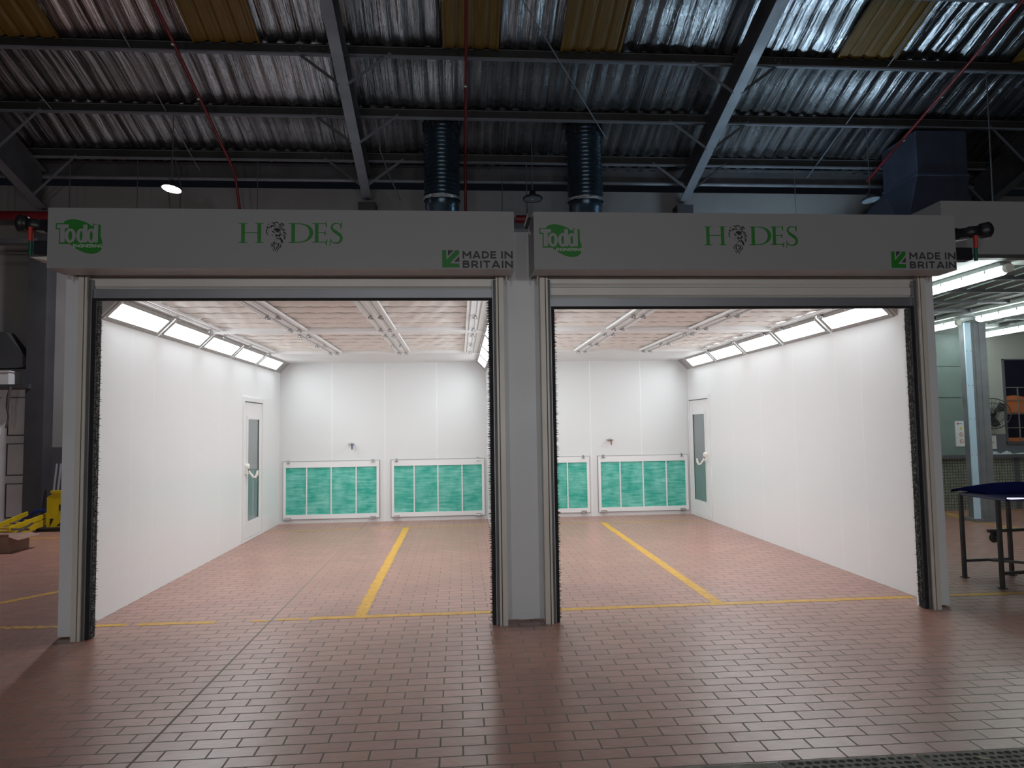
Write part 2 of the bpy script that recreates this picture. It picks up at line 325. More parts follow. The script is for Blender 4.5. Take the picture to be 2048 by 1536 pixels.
def thing(name, label, cat, loc, group=None, rz=0):
    o = bpy.data.objects.new(name, None); o.location = loc; o.rotation_euler = (0, 0, rz); C.objects.link(o)
    o['label'] = label; o['category'] = cat
    if group: o['group'] = group
    o.empty_display_size = .1; ORI[o.name] = Vector(loc); return o
def tag(o, label, cat, group=None):
    o['label'] = label; o['category'] = cat
    if group: o['group'] = group
    return o
def struct(o, label=None):
    o['kind'] = 'structure'
    if label: o['label'] = label
    return o
def dup(root, loc, rz=0, label=None):
    r = root.copy(); C.objects.link(r); r.location = loc; r.rotation_euler = (0, 0, rz); r['label'] = label
    for ch in [c for c in bpy.data.objects if c.parent == root]:
        c = ch.copy(); C.objects.link(c); c.parent = r
        for g in [c2 for c2 in bpy.data.objects if c2.parent == ch]:
            d = g.copy(); C.objects.link(d); d.parent = c
    return r

# ---------------------------------------------------------------- the setting
XL, XP0, XP1, XR, YF, YB, ZC = -3.107, .475, .601, 4.139, 5.85, 12.27, 2.78
S = .319
def rz(y, off=0.): return 6.35+off+(13.3-y)*S
struct(MB().box(-16, 19, -12, 14, -.2, 0).build('floor', M['floor']))
# roof sheets with foil blanket
b = MB(); nx, ny = 760, 90; X0, X1 = -16., 19.
for part in (0,):
    vs = []
    for j in range(ny+1):
        y = 13.4-j*(13.4-0.0)/ny
        for i in range(nx+1):
            x = X0+(X1-X0)*i/nx
            ph = (x/.245) % 1; rib = .030 if ph < .32 else (.0 if ph > .5 else .030*(.5-ph)/.18)
            t = ((13.3-y)/1.235) % 1
            sag = -.055*math.sin(math.pi*t)*(.55+.45*math.sin(x*1.9+math.floor((13.3-y)/1.235)*2.3+math.sin(x*.7)*2))
            cr = .006*math.sin(x*27+y*.5+math.sin(y*.9+x)*2)
            vs.append((x, y, rz(y, .235)+rib+sag+cr))
    fs = [(j*(nx+1)+i, j*(nx+1)+i+1, (j+1)*(nx+1)+i+1, (j+1)*(nx+1)+i) for j in range(ny) for i in range(nx)]
    b.add(vs, fs, 0, True)
b.prism([(X0, 0, rz(0, .25)), (X1, 0, rz(0, .25)), (X1, -12, rz(0, .25)-12*S), (X0, -12, rz(0, .25)-12*S)], (0, 0, .02))
struct(b.build('ceiling', M['foil']))
# amber skylight strips below the foil line
SKY = [(-6.78, -5.85), (-3.9, -2.95), (-.18, .64), (1.64, 2.55), (6.11, 7.06), (9.1, 10.05)]
SKL = ['amber ribbed roof light strip at the far left corner of the roof', 'amber ribbed roof light strip just left of the left steel rafter', 'amber ribbed roof light strip crossed by the red sprinkler pipe over the middle', 'amber ribbed roof light strip between the middle red pipe and the right rafter', 'amber ribbed roof light strip right of the right steel rafter', 'amber ribbed roof light strip cut off by the right edge, topmost corner']
for (a, c), lb in zip(SKY, SKL):
    b = MB(); n = 48; vs = []
    for y in (10.33, 9.2, 8.0, 6.0):
        for i in range(n+1):
            x = a+(c-a)*i/n; ph = ((x-a)/.235) % 1; d = 0 if ph < .6 else .03*math.sin((ph-.6)/.4*math.pi)
            vs.append((x, y, rz(y, .135)+d))
    b.add(vs, [(j*(n+1)+i, j*(n+1)+i+1, (j+1)*(n+1)+i+1, (j+1)*(n+1)+i) for j in range(3) for i in range(n)], 0, False)
    for x in (a, c): b.beam((x, 10.33, rz(10.33, .14)), (x, 6, rz(6, .14)), .035, .05)
    struct(tag(b.build('skylight', M['sky']), lb, 'skylight', 'roof light strips'))
struct(MB().box(-16, 19, 13.3, 13.5, 0, 6.24).build('wall_back', M['bwall']))
struct(MB().box(-16.2, -16, -12, 13.5, 0, 10).build('wall_left', M['dwall']))
struct(MB().box(19, 19.2, -12, 13.5, 0, 10).build('wall_right', M['dwall']))
struct(MB().box(-16, 19, 13.16, 13.28, 6.40, 6.62).box(-16, 19, 13.05, 13.28, 6.62, 6.64).build('trim_1', M['steel']), 'dark steel eave beam along the top of the rear wall')
# booth shells
struct(MB().box(-3.157, XL, YF, YB, 0, 3.2).build('wall_booth_left', M['wallL']))
struct(MB().box(XP0, XP1, YF, YB, 0, 3.2).build('wall_booth_middle', M['wallL']))
struct(MB().box(XR, 4.19, YF, YB, 0, 3.2).build('wall_booth_right', M['wallL']))
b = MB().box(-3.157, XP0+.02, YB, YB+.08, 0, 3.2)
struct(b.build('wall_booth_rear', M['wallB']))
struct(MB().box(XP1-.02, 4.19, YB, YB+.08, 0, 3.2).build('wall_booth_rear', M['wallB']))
struct(MB().box(-3.157, 4.19, YF, 13.28, 3.2, 3.26).build('ceiling_booth_top', M['frontp']))
for x0, x1 in ((XL, XP0), (XP1, XR)):
    struct(MB().box(x0, x1, 10.76, YB, 2.77, 2.83).build('ceiling_booth_rear', M['white']))
    struct(MB().box(x0, x1, YF, 6.18, 2.78, 2.83).build('ceiling_booth_front', M['white']))
# front wall pieces
for x0, x1, y in ((-3.16, -2.99, 5.785), (.355, .70, 5.82), (4.03, 4.2, 5.775)):
    b = MB().box(x0, x1, y, y+.07, 0.012, 3.27)
    if x0 == .355: b.box(x0+.02, x0+.035, y-.008, y, .02, 3.2).box(x1-.05, x1-.035, y-.008, y, .02, 3.2).box(x0+.03, x1-.04, y-.004, y, .03, .07)
    struct(b.build('wall_front', M['frontp']))
for x0, x1 in ((-3.0, .36), (.69, 4.04)):
    struct(MB().box(x0, x1, 5.86, 5.9, 2.80, 3.27).build('wall_front', M['frontp']))
# inner white jamb posts with little screws
for bx0, bx1 in ((XL, XP0), (XP1, XR)):
    for sgn, xw in ((1, bx0), (-1, bx1)):
        xe = xw+sgn*.182
        b = MB().box(min(xw+sgn*.112, xe), max(xw+sgn*.112, xe), 5.802, 5.85, 0, 2.80)
        for z in (.12, .72, 1.35, 1.95, 2.55): b.lathe((xe-sgn*.012, 5.802, z), [(0, -.003), (.006, -.003), (.006, 0)], 8, (0, 1, 0), 1)
        struct(b.build('trim_2', [M['white'], M['gasket']]))

# ---------------------------------------------------------------- purlins, rafters, braces
PY = [12.70, 11.62, 10.38, 9.15, 7.92, 6.69, 5.4, 4.1]
PL = ['lowest', 'second lowest', 'third lowest', 'fourth lowest', 'fifth lowest', 'sixth lowest', 'seventh lowest', 'eighth lowest']
PL2 = ['nearest the rear wall', 'above the round hanging lamps', 'at the amber strips', 'above the others in view', 'out of view, next up the slope', 'out of view over the shutters', 'out of view over the front floor', 'out of view over the viewer']
for k, y in enumerate(PY[:4]):
    z = rz(y); b = MB()
    b.box(-16, 19, y, y+.006, z, z+.19).box(-16, 19, y-.06, y+.006, z-.006, z+.0, 1).box(-16, 19, y-.06, y-.055, z, z+.02, 1).box(-16, 19, y, y+.07, z+.184, z+.19)
    b.box(-16, 19, y-.004, y, z+.165, z+.172, 1)
    rr = random.Random(k)
    if k < 3:  # pale metal dots stand in for light and gloss at the bolt holes
        for rx in (-7.6, -1.71, 4.45):
            side = -1 if rx < 0 else 1
            for i in range(10):
                for j in range(3):
                    if rr.random() < .75:
                        x = rx+side*(.14+i*.085); zz = z+.035+j*.045
                        b.add([(x, y-.002, zz-.005), (x+.008, y-.002, zz-.005), (x+.008, y-.002, zz+.003), (x, y-.002, zz+.003)], [(0, 1, 2, 3)], 2)
        for i in range(14):
            x = -6.5+i*.3
            b.add([(x, y-.002, z+.03), (x+.009, y-.002, z+.03), (x+.009, y-.002, z+.039), (x, y-.002, z+.039)], [(0, 1, 2, 3)], 2)
    tag(b.build('purlin', [M['purl'], M['rafw'], M['screw']]), f'long dark steel purlin, {PL[k]} of the roof, {PL2[k]}', 'roof beam', 'roof purlins')
RXS = [-7.6, -1.71, 4.45, 10.5]
RL = ['dark steel rafter sloping down in the far left corner of the roof', 'grey steel rafter sloping down over the left booth beside the left round duct', 'grey steel rafter with a pale lit underside, sloping down over the right booth', 'dark steel rafter at the far right behind the square duct']
for x, lb in zip(RXS, RL):
    y0, y1 = 13.04, 0.0
    def rr3(y, o): return (x, y, rz(y, o))
    t = thing('rafter', lb, 'roof beam', (x, 13.15, rz(13.15, -.45)), 'steel rafters')
    dp = .0 if abs(x) < 6 else .25
    MB().prism([(x-.085, y0, rz(y0, -.45-dp)), (x+.085, y0, rz(y0, -.45-dp)), (x+.085, y0, rz(y0, -.435-dp)), (x-.085, y0, rz(y0, -.435-dp))], (0, y1-y0, (y0-y1)*S)).build('bottom_flange', M['rafw'], t)
    MB().prism([(x-.006, y0, rz(y0, -.435-dp)), (x+.006, y0, rz(y0, -.435-dp)), (x+.006, y0, rz(y0, -.02)), (x-.006, y0, rz(y0, -.02))], (0, y1-y0, (y0-y1)*S)).build('web', M['steel'], t)
    MB().prism([(x-.085, y0, rz(y0, -.02)), (x+.085, y0, rz(y0, -.02)), (x+.085, y0, rz(y0, -.005)), (x-.085, y0, rz(y0, -.005))], (0, y1-y0, (y0-y1)*S)).build('top_flange', M['steel'], t)
    for k, y in enumerate(PY[:3]):
        for sg in (-1, 1):
            bb = MB().beam((x+sg*.06, y-.02, rz(y, -.44-dp)), (x+sg*(.72+dp*.3), y-.02, rz(y, .06)), .045, .008, (0, 1, 0))
            bb.beam((x+sg*.06, y-.02, rz(y, -.44-dp)), (x+sg*(.72+dp*.3), y-.02, rz(y, .06)), .008, .045, (0, 1, 0))
            bb.build('brace', M['rafw'] if (sg > 0) != (x > 0) else M['steel'], t)
    tag(MB().box(x-.16, x+.16, 13.0, 13.298, 0.0, rz(13.15, -.50)-(.25 if abs(x) > 6 else 0)).build('column', M['col']),
        ['dark concrete column in the far left corner beside the white panelled door', 'dark column behind the left booth under the left rafter', 'dark column behind the right booth under the right rafter', 'dark column at the far right under the far right rafter'][RXS.index(x)], 'column', 'hall columns')
MB_ = MB().tube([(-16, 13.1, 6.34), (19, 13.1, 6.34)], .035, 10)
tag(MB_.build('conduit_pipe', M['rafw']), 'pale horizontal pipe running under the eave along the rear wall top', 'pipe')

# red sprinkler pipes
def pipe(name, pts, r, lb, heads=()):
    t = thing(name, lb, 'pipe', pts[-1], 'red sprinkler pipes')
    MB().tube(pts, r, 10).build('pipe_run', M['red'], t)
    for p in heads:
        MB().lathe(p, [(0, .05), (.018, .05), (.018, .0), (.035, -.01), (.0, -.02)], 8).build('sprinkler_head', M['screw'], t)
    return t
def off(x, y, o): return (x, y, rz(y, o))
pipe('sprinkler_pipe', [off(-4.05, 5, -.25), off(-4.03, 12.35, -.25), off(-3.98, 12.5, -.36), (-3.92, 12.6, 5.60)], .024, 'thin red sprinkler pipe down the left roof bay, bent down behind the left sign board', [off(-4.04, 10.9, -.29), off(-4.04, 9.9, -.29)])
pipe('sprinkler_pipe', [off(.145, 5, -.2), off(.155, 12.42, -.2), (.15, 12.42, 5.5)], .024, 'thin red sprinkler pipe straight down the middle roof bay beside the left round duct', [off(.15, 10.6, -.24)])
pipe('sprinkler_pipe', [off(8.08, 5, -.2), off(8.04, 12.3, -.2), (8.02, 12.72, 6.3)], .026, 'thin dark red sprinkler pipe sloping down the right roof bay to the square duct', [off(8.06, 10.6, -.24), off(8.05, 11.6, -.24)])
t = thing('water_main', 'thick dark red horizontal pipe behind the sign boards at the top left', 'pipe', (-9, 12.6, 5.46))
MB().tube([(-16, 12.6, 5.46), (4.2, 12.6, 5.46)], .075, 14).build('pipe_run', M['red'], t)
for x in (-8.1, -6.9, 1.3): MB().tube([(x, 12.66, 5.6), (x, 12.66, rz(12.66, .01))], .01, 6).build('hanger_rod', M['cable'], t)

# high-bay lamps
def highbay(x, y, z, lit, lb, tilt):
    t = thing('high_bay_lamp', lb, 'lamp', (x, y, z), 'round hanging hall lamps')
    ax = Vector((tilt[0], tilt[1], 1)).normalized(); o = Vector((x, y, z))
    MB().lathe(o, [(0, .13), (.05, .13), (.055, .07), (.12, .04), (.165, .015), (.17, -.012), (.16, -.02), (.145, -.012)], 28, ax).build('lamp_housing', M['black'], t)
    MB().lathe(o, [(.147, -.013), (.10, -.016), (0, -.017)], 28, ax).build('lens', M['lamp'] if lit else M['lens'], t)
    if not lit: MB().lathe(o+ax*-.018, [(.03, 0), (.022, -.004), (0, -.005)], 12, ax).build('sensor', M['screw'], t)
    MB().tube([o+ax*.12, (x, y+.01, z+.22), (x, y+.03, rz(y, .0))], .009, 6).build('hanging_rod', M['cable'], t)
highbay(-4.70, 11.58, 5.62, True, 'lit round hanging lamp glowing white above the left sign board', (.10, .13))
highbay(1.29, 11.58, 5.51, False, 'unlit black round hanging lamp between the two round ducts', (0, .03))
highbay(7.35, 11.58, 5.55, False, 'unlit round hanging lamp with grey lens left of the square duct', (-.12, .13))
# small wire drops with hooks above the boards
for x, lb in ((-5.74, 'thin wire with a small hook hanging left of the lit lamp'), (-3.63, 'thin wire with a dark hook hanging beside the bent red pipe'), (-.36+1.2, 'thin wire with a small hook hanging right of the left round duct'), (6.52, 'thin wire with a small hook hanging over the right sign board')):
    z0 = 5.60; b = MB().tube([(x, 12.67, z0), (x, 12.67, rz(12.67, .03))], .007, 6).lathe((x, 12.67, z0-.12), [(0, .16), (.02, .13), (.035, .04), (.05, .0), (0, 0)], 8)
    tag(b.build('hanging_wire', M['cable']), lb, 'wire', 'hanging wires')
b = MB().tube([(-1.3, 11.6, rz(11.6, -.02)), (-1.32, 11.8, 6.4), (-1.2, 12.1, 6.1), (-1.02, 12.3, 5.7)], .012, 6)
tag(b.build('hanging_cable', M['cable']), 'pale loose cable hanging curved beside the left rafter', 'cable')
b = MB().tube([(-5.15, 12.67, rz(12.67, .03)), (-5.13, 12.5, 5.9), (-5.08, 12.5, 5.5)], .010, 6).tube([(-5.10, 12.67, rz(12.67, .03)), (-4.95, 12.6, 6.0), (-4.93, 12.5, 5.5)], .010, 6)
tag(b.build('hanging_cable', M['cable']), 'pair of thin pale cables against the wall under the lit lamp', 'cable')
for pts, lb in (([off(-4.86, 8.2, .02), off(-4.78, 13.0, .02)], 'pair member of bridging rods running up the left roof bay, left of the red pipe'), ([off(.2, 8.2, -.02), off(2.7, 12.0, -.02)], 'thin diagonal steel tie rod crossing the middle roof bay'), ([off(-6.72, 9.6, .02), off(-6.62, 11.6, .02)], 'thin bridging rod in the far left roof bay'), ([off(6.95, 8.2, .02), off(6.95, 13.0, .02)], 'thin bridging rod running up the right roof bay, left of its red pipe')):
    tag(MB().tube(pts, .011, 6).build('tie_rod', M['rafw']), lb, 'rod', 'roof tie rods')

# ---------------------------------------------------------------- round ducts, square duct
def rduct(x, y, lb):
    t = thing('exhaust_duct', lb, 'duct', (x, y, 3.26), 'round exhaust ducts')
    r = .305; prof = []; z = 5.62; top = rz(y, .22)
    while z < top: prof += [(r, z), (r+.013, z+.018), (r, z+.036)]; z += .072
    MB().lathe((x, y, 0), prof, 36).build('flexible_duct', M['duct'], t)
    MB().lathe((x, y, 0), [(r-.02, 3.262), (r-.02, 5.44), (r-.008, 5.45), (r-.008, 5.6)], 36).build('rigid_duct', M['duct'], t)
    prof = []; b = MB(); n = 60; vs = []
    rr = random.Random(x)
    for h in (5.585, 5.60, 5.625, 5.64):
        for k in range(n): a = 2*math.pi*k/n; q = r+.012+rr.uniform(0, .014); vs.append((x+q*math.cos(a), y+q*math.sin(a), h+rr.uniform(-.008, .008)+.02*math.sin(a)))
    b.add(vs, [(i*n+k, i*n+(k+1) % n, (i+1)*n+(k+1) % n, (i+1)*n+k) for i in range(3) for k in range(n)]); b.build('foil_tape', M['tape'], t)
    b = MB()
    for k in range(22):
        a = 2*math.pi*k/22; h = top-.10+rr.uniform(-.06, .1)
        b.box(x+(r+.01)*math.cos(a)-.02, x+(r+.01)*math.cos(a)+.02, y+(r+.01)*math.sin(a)-.02, y+(r+.01)*math.sin(a)+.02, h-.1, h+.06)
    b.build('sealing_collar', M['black'], t)
rduct(-.268, 12.0, 'dark blue ribbed round duct rising beside the middle red pipe, left of the two')
rduct(2.285, 12.0, 'dark blue ribbed round duct rising over the right booth, right of the two')
t = thing('ventilation_duct', 'large blue grey square sheet metal duct at the right under the roof', 'duct', (8.65, 12.1, 4.2))
MB().box(8.2, 9.15, 11.5, 12.5, 5.98, 6.80).box(8.18, 9.17, 11.48, 12.52, 5.97, 6.02).build('upper_duct', M['sqd'], t, .005)
b = MB().add([(8.2, 11.5, 5.98), (9.15, 11.5, 5.98), (9.15, 12.5, 5.98), (8.2, 12.5, 5.98), (7.85, 11.4, 4.9), (9.05, 11.4, 4.9), (9.05, 12.6, 4.9), (7.2, 12.6, 4.9)],
    [(0, 1, 2, 3), (4, 5, 6, 7), (0, 1, 5, 4), (1, 2, 6, 5), (2, 3, 7, 6), (3, 0, 4, 7)]).box(7.4, 9.05, 11.4, 12.6, 3.6, 4.9)
b.build('tapered_duct', M['sqd'], t)
b = MB().tube([(8.63, 10.36, 3.7), (8.66, 10.36, rz(10.36, .03))], .012, 6)
tag(b.build('hanging_rod', M['cable']), 'long thin vertical rod hanging in front of the square duct', 'rod')

# ---------------------------------------------------------------- roller shutters
def poly(b, pts, y, mi=0, th=.0008):
    b.cnt = getattr(b, 'cnt', 0)+1; q = y-(b.cnt % 40)*.00003
    b.prism([(x, q, z) for x, z in pts], (0, -th, 0), mi)
def stroke(b, pts, ws, y, mi=0):
    """tapered flat stroke in the board plane"""
    n = len(pts)
    if not isinstance(ws, (list, tuple)): ws = [ws]*n
    L, R = [], []
    for i in range(n):
        a = Vector(pts[max(i-1, 0)]); c = Vector(pts[min(i+1, n-1)]); d = (c-a).normalized(); nn = Vector((-d.y, d.x))*ws[i]/2; p = Vector(pts[i])
        L.append(p+nn); R.append(p-nn)
    for i in range(n-1):
        poly(b, [L[i], L[i+1], R[i+1], R[i]], y, mi)
def smooth(pts, k=4):
    out = []; n = len(pts)
    for i in range(n-1):
        p0 = Vector(pts[max(i-1, 0)]); p1 = Vector(pts[i]); p2 = Vector(pts[i+1]); p3 = Vector(pts[min(i+2, n-1)])
        for j in range(k):
            t = j/k; out.append(.5*((2*p1)+(-p0+p2)*t+(2*p0-5*p1+4*p2-p3)*t*t+(-p0+3*p1-3*p2+p3)*t**3))
    out.append(Vector(pts[-1])); return out
def ring(b, outer, inner, y, mi=0):
    n = len(outer)
    for i in range(n): poly(b, [outer[i], outer[(i+1) % n], inner[(i+1) % n], inner[i]], y, mi)
def text(body, size, bold=0.0, sx=1.0, space=1.0):
    c = bpy.data.curves.new('lettering', 'FONT'); c.body = body; c.size = size; c.offset = bold; c.extrude = .0008; c.space_character = space; c.resolution_u = 3
    o = bpy.data.objects.new('tmp', c); C.objects.link(o); bpy.context.view_layer.update()
    me = bpy.data.meshes.new_from_object(o.evaluated_get(bpy.context.evaluated_depsgraph_get())); bpy.data.objects.remove(o)
    xs = [v.co.x for v in me.vertices]; x0, x1 = min(xs), max(xs); ys = [v.co.y for v in me.vertices]
    return me, x0, x1, min(ys), max(ys)
def put_text(name, body, x0, x1, z0, z1, y, m, parent, bold=0.0, space=1.0):
    me, a0, a1, b0, b1 = text(body, 1.0, bold, 1, space); o0 = ORI[parent.name]
    for v in me.vertices:
        p = Vector((x0+(v.co.x-a0)/(a1-a0)*(x1-x0), y-.0015+(-v.co.z)*1.0, z0+(v.co.y-b0)/(b1-b0)*(z1-z0))); v.co = p-o0
    me.materials.clear(); me.materials.append(m); me.name = name
    o = bpy.data.objects.new(name, me); C.objects.link(o); o.parent = parent; ORI[o.name] = o0; return o

def todd(parent, ox, oz, k, y):
    """crop pixel space of the left badge; (185,215)-(785,675) -> width .342 m"""
    s = .342/600*k
    def P(px, py): return (ox+(px-485)*s, oz-(py-445)*s)
    b = MB()
    blob = smooth([P(*p) for p in ((270, 300), (300, 240), (380, 213), (460, 220), (560, 250), (640, 300), (700, 340), (750, 430), (778, 520), (775, 600), (730, 655), (650, 675), (560, 660), (470, 620), (400, 570), (340, 520), (280, 440), (262, 360))]+[P(270, 300)], 3)
    poly(b, blob[:-1], y)
    # green surround of the word
    for r in (((186, 268), (368, 268), (368, 350), (335, 350), (335, 545), (232, 545), (232, 350), (186, 350)), ((232, 330), (755, 330), (755, 545), (232, 545)), ((525, 270), (600, 270), (600, 400), (525, 400)), ((655, 270), (755, 285), (755, 400), (655, 400))):
        poly(b, [P(*p) for p in r], y-.0003)
    b.build('badge', M['green'], parent)
    b = MB(); y2 = y-.0024
    poly(b, [P(203, 284), P(352, 284), P(352, 335), P(305, 335), P(305, 525), P(247, 525), P(247, 335), P(203, 335)], y2)
    def bowl(cx, cy, rx, ry, w):
        o_ = [P(cx+rx*math.cos(t*math.pi/14)*1.0, cy+ry*math.sin(t*math.pi/14)) for t in range(28)]
        i_ = [P(cx+(rx-w)*math.cos(t*math.pi/14), cy+(ry-w*.75)*math.sin(t*math.pi/14)) for t in range(28)]
        ring(b, o_, i_, y2)
    bowl(375, 435, 70, 97, 46); bowl(512, 435, 62, 97, 44); bowl(640, 435, 62, 97, 44)
    poly(b, [P(536, 284), P(590, 284), P(590, 525), P(536, 525)], y2); poly(b, [P(672, 284), P(725, 284), P(725, 525), P(672, 525)], y2)
    b.build('lettering', M['header'], parent)
    a = P(418, 592); c = P(780, 550)
    put_text('lettering', 'ENGINEERING', a[0], c[0], a[1], c[1], y-.004, M['paper'], parent, .0)
def hades(parent, x0, z0, wd, y, sh=.0121):
    """x0: left edge, z0: letter baseline; crop space 8.533 px per photo pixel, width 115..1920"""
    s = wd/1805
    def P(px, py): return (x0+(px-115)*s, z0-(py-485)*s+(px-1000)*0*s)
    def sh_(px, py): return P(px, py-(px-115)*.014)
    Q = sh_; b = MB()
    def rect(a, c, d, e): poly(b, [Q(a, c), Q(d, c), Q(d, e), Q(a, e)], y)
    def serif(xa, xb, ys, up):
        m = (xa+xb)/2; h = 16*up
        poly(b, [Q(xa, ys), Q(xb, ys), Q(xb-14, ys+h*.55), Q(m+30, ys+h), Q(m-30, ys+h), Q(xa+14, ys+h*.55)], y)
    # H
    rect(172, 130, 235, 478); rect(450, 130, 513, 478); rect(230, 290, 455, 306)
    serif(115, 292, 128, 1); serif(400, 572, 128, 1); serif(115, 292, 482, -1); serif(400, 572, 482, -1)
    b.build('letter_H', M['green'], parent); b = MB()
    o_ = smooth([Q(*p) for p in ((1095, 138), (1200, 140), (1310, 165), (1385, 225), (1412, 305), (1390, 385), (1320, 450), (1220, 482), (1095, 485))], 4)
    i_ = smooth([Q(*p) for p in ((1095, 152), (1180, 154), (1270, 180), (1325, 235), (1345, 305), (1330, 380), (1275, 440), (1190, 468), (1095, 470))], 4)
    for i in range(len(o_)-1): poly(b, [o_[i], o_[i+1], i_[i+1], i_[i]], y)
    rect(1033, 140, 1097, 484); serif(975, 1100, 136, 1); serif(975, 1100, 488, -1)
    b.build('letter_D', M['green'], parent); b = MB()
    rect(1440, 140, 1503, 484); rect(1500, 140, 1645, 154); rect(1500, 300, 1620, 315); rect(1500, 470, 1645, 485)
    serif(1385, 1505, 136, 1); serif(1385, 1505, 488, -1)
    for a in (((1645, 112), (1650, 215), (1632, 215), (1622, 150)), ((1630, 268), (1628, 355), (1610, 355), (1600, 310)), ((1660, 425), (1648, 535), (1632, 535), (1625, 470))): poly(b, [Q(*p) for p in a], y)
    b.build('letter_E', M['green'], parent); b = MB()
    stroke(b, smooth([Q(*p) for p in ((1895, 175), (1850, 148), (1790, 145), (1745, 175), (1735, 225), (1770, 275), (1840, 325), (1890, 375), (1900, 430), (1870, 480), (1810, 500), (1750, 480), (1712, 440))], 3), [v*s for v in ([14]*3+[18]*3+[26]*3+[34]*3+[44]*3+[56]*3+[58]*3+[52]*3+[42]*3+[32]*3+[20]*3+[14]*4)], y)
    poly(b, [Q(1912, 105), Q(1905, 235), Q(1885, 235), Q(1878, 165)], y); poly(b, [Q(1708, 385), Q(1722, 465), Q(1705, 545), Q(1695, 545)], y)
    b.build('letter_S', M['green'], parent)
    # bearded head drawn in ink strokes; second crop: 17.07 px per photo pixel, origin 530,430
    b = MB()
    def E(px, py): return Q((530+px/17.07-460)*8.533, (py/17.07)*8.533)
    u = s*.5
    def st(pts, w): n = len(smooth(pts, 3)); stroke(b, smooth([E(*p) for p in pts], 3), [max(.15, math.sin(math.pi*(i+.6)/(n+.2)))*w*u*1.15 for i in range(n)], y)
    K = [([(80, 710), (40, 640), (15, 560), (30, 480), (90, 440)], 30), ([(30, 450), (35, 380), (60, 420), (75, 450)], 30), ([(75, 330), (85, 290), (110, 310)], 25), ([(80, 440), (120, 410), (160, 370), (240, 330)], 30),
         ([(190, 440), (190, 380), (240, 350), (310, 350)], 34), ([(170, 250), (240, 250), (300, 300), (330, 310)], 34), ([(240, 260), (300, 250), (350, 230), (430, 250)], 30), ([(360, 220), (400, 260), (440, 250)], 30),
         ([(420, 300), (480, 310), (540, 340), (620, 340)], 34), ([(480, 270), (540, 270), (600, 320), (640, 370)], 34), ([(400, 370), (460, 370), (520, 390), (580, 420)], 30), ([(430, 430), (490, 440), (560, 480), (620, 490), (620, 450)], 34),
         ([(250, 380), (300, 380), (370, 370)], 22), ([(190, 545), (240, 560), (280, 600), (310, 600)], 40), ([(560, 550), (620, 530), (680, 520)], 28), ([(560, 590), (630, 590), (680, 660), (720, 660)], 32), ([(600, 640), (650, 620), (690, 600)], 22),
         ([(560, 700), (600, 690), (650, 740), (660, 800), (620, 860)], 30), ([(600, 740), (630, 790), (615, 850)], 20), ([(480, 760), (500, 820), (560, 900), (570, 990)], 50), ([(520, 860), (540, 960)], 50), ([(350, 830), (400, 800), (450, 830), (500, 850)], 34),
         ([(300, 870), (340, 860), (390, 875)], 16), ([(190, 690), (220, 700), (250, 690)], 18),
         ([(200, 970), (175, 1040), (200, 1110)], 20), ([(240, 960), (235, 1040), (205, 1140)], 24), ([(300, 930), (270, 960), (245, 980)], 40), ([(300, 940), (300, 1000), (270, 1080), (320, 1200), (330, 1290)], 28), ([(230, 1160), (260, 1230), (290, 1270)], 22),
         ([(330, 930), (350, 990), (355, 1040)], 26), ([(380, 960), (420, 1020), (430, 1060), (370, 1140), (345, 1230)], 38), ([(450, 940), (500, 1020), (510, 1080), (430, 1170), (390, 1260), (375, 1330)], 26), ([(430, 980), (440, 1060), (400, 1100)], 30), ([(470, 1130), (540, 1115)], 18)]
    for pts, wd_ in K: st(pts, wd_)
    for pg in (((250, 480), (330, 440), (420, 440), (500, 500), (505, 560), (440, 560), (430, 600), (380, 600), (330, 550)), ((330, 640), (370, 650), (380, 690), (440, 690), (460, 640), (530, 640), (545, 670), (480, 720), (460, 770), (400, 710), (380, 740), (350, 775), (330, 740)), ((440, 595), (520, 590), (520, 610), (450, 615))):
        poly(b, [E(*p) for p in pg], y)
    b.build('head_emblem', M['ink'], parent)
GLY = dict(   # heavy block capitals: advance width, then stroke lines in a unit-high box
 M=(1.22, [[(.12, 0), (.12, 1)], [(1.10, 0), (1.10, 1)], [(.10, .93), (.61, .36)], [(1.12, .93), (.61, .36)]]),
 A=(1.12, [[(.10, 0), (.56, 1)], [(1.02, 0), (.56, 1)], [(.28, .27), (.84, .27)]]),
 D=(1.02, [[(.12, 0), (.12, 1)], [(.12, .89), (.45, .89), (.72, .80), (.88, .62), (.90, .5), (.88, .38), (.72, .20), (.45, .11), (.12, .11)]]),
 E=(.86, [[(.12, 0), (.12, 1)], [(.12, .89), (.80, .89)], [(.12, .5), (.74, .5)], [(.12, .11), (.82, .11)]]),
 I=(.24, [[(.12, 0), (.12, 1)]]),
 N=(1.04, [[(.12, 0), (.12, 1)], [(.92, 0), (.92, 1)], [(.12, .90), (.92, .10)]]),
 B=(.92, [[(.12, 0), (.12, 1)], [(.12, .89), (.55, .89), (.70, .83), (.74, .72), (.68, .60), (.55, .54), (.12, .54)], [(.12, .52), (.58, .52), (.76, .45), (.81, .31), (.74, .17), (.58, .11), (.12, .11)]]),
 R=(.96, [[(.12, 0), (.12, 1)], [(.12, .89), (.52, .89), (.72, .82), (.78, .66), (.70, .48), (.52, .40), (.12, .40)], [(.50, .42), (.84, 0)]]),
 T=(.90, [[(.45, 0), (.45, 1)], [(.02, .89), (.88, .89)]]))
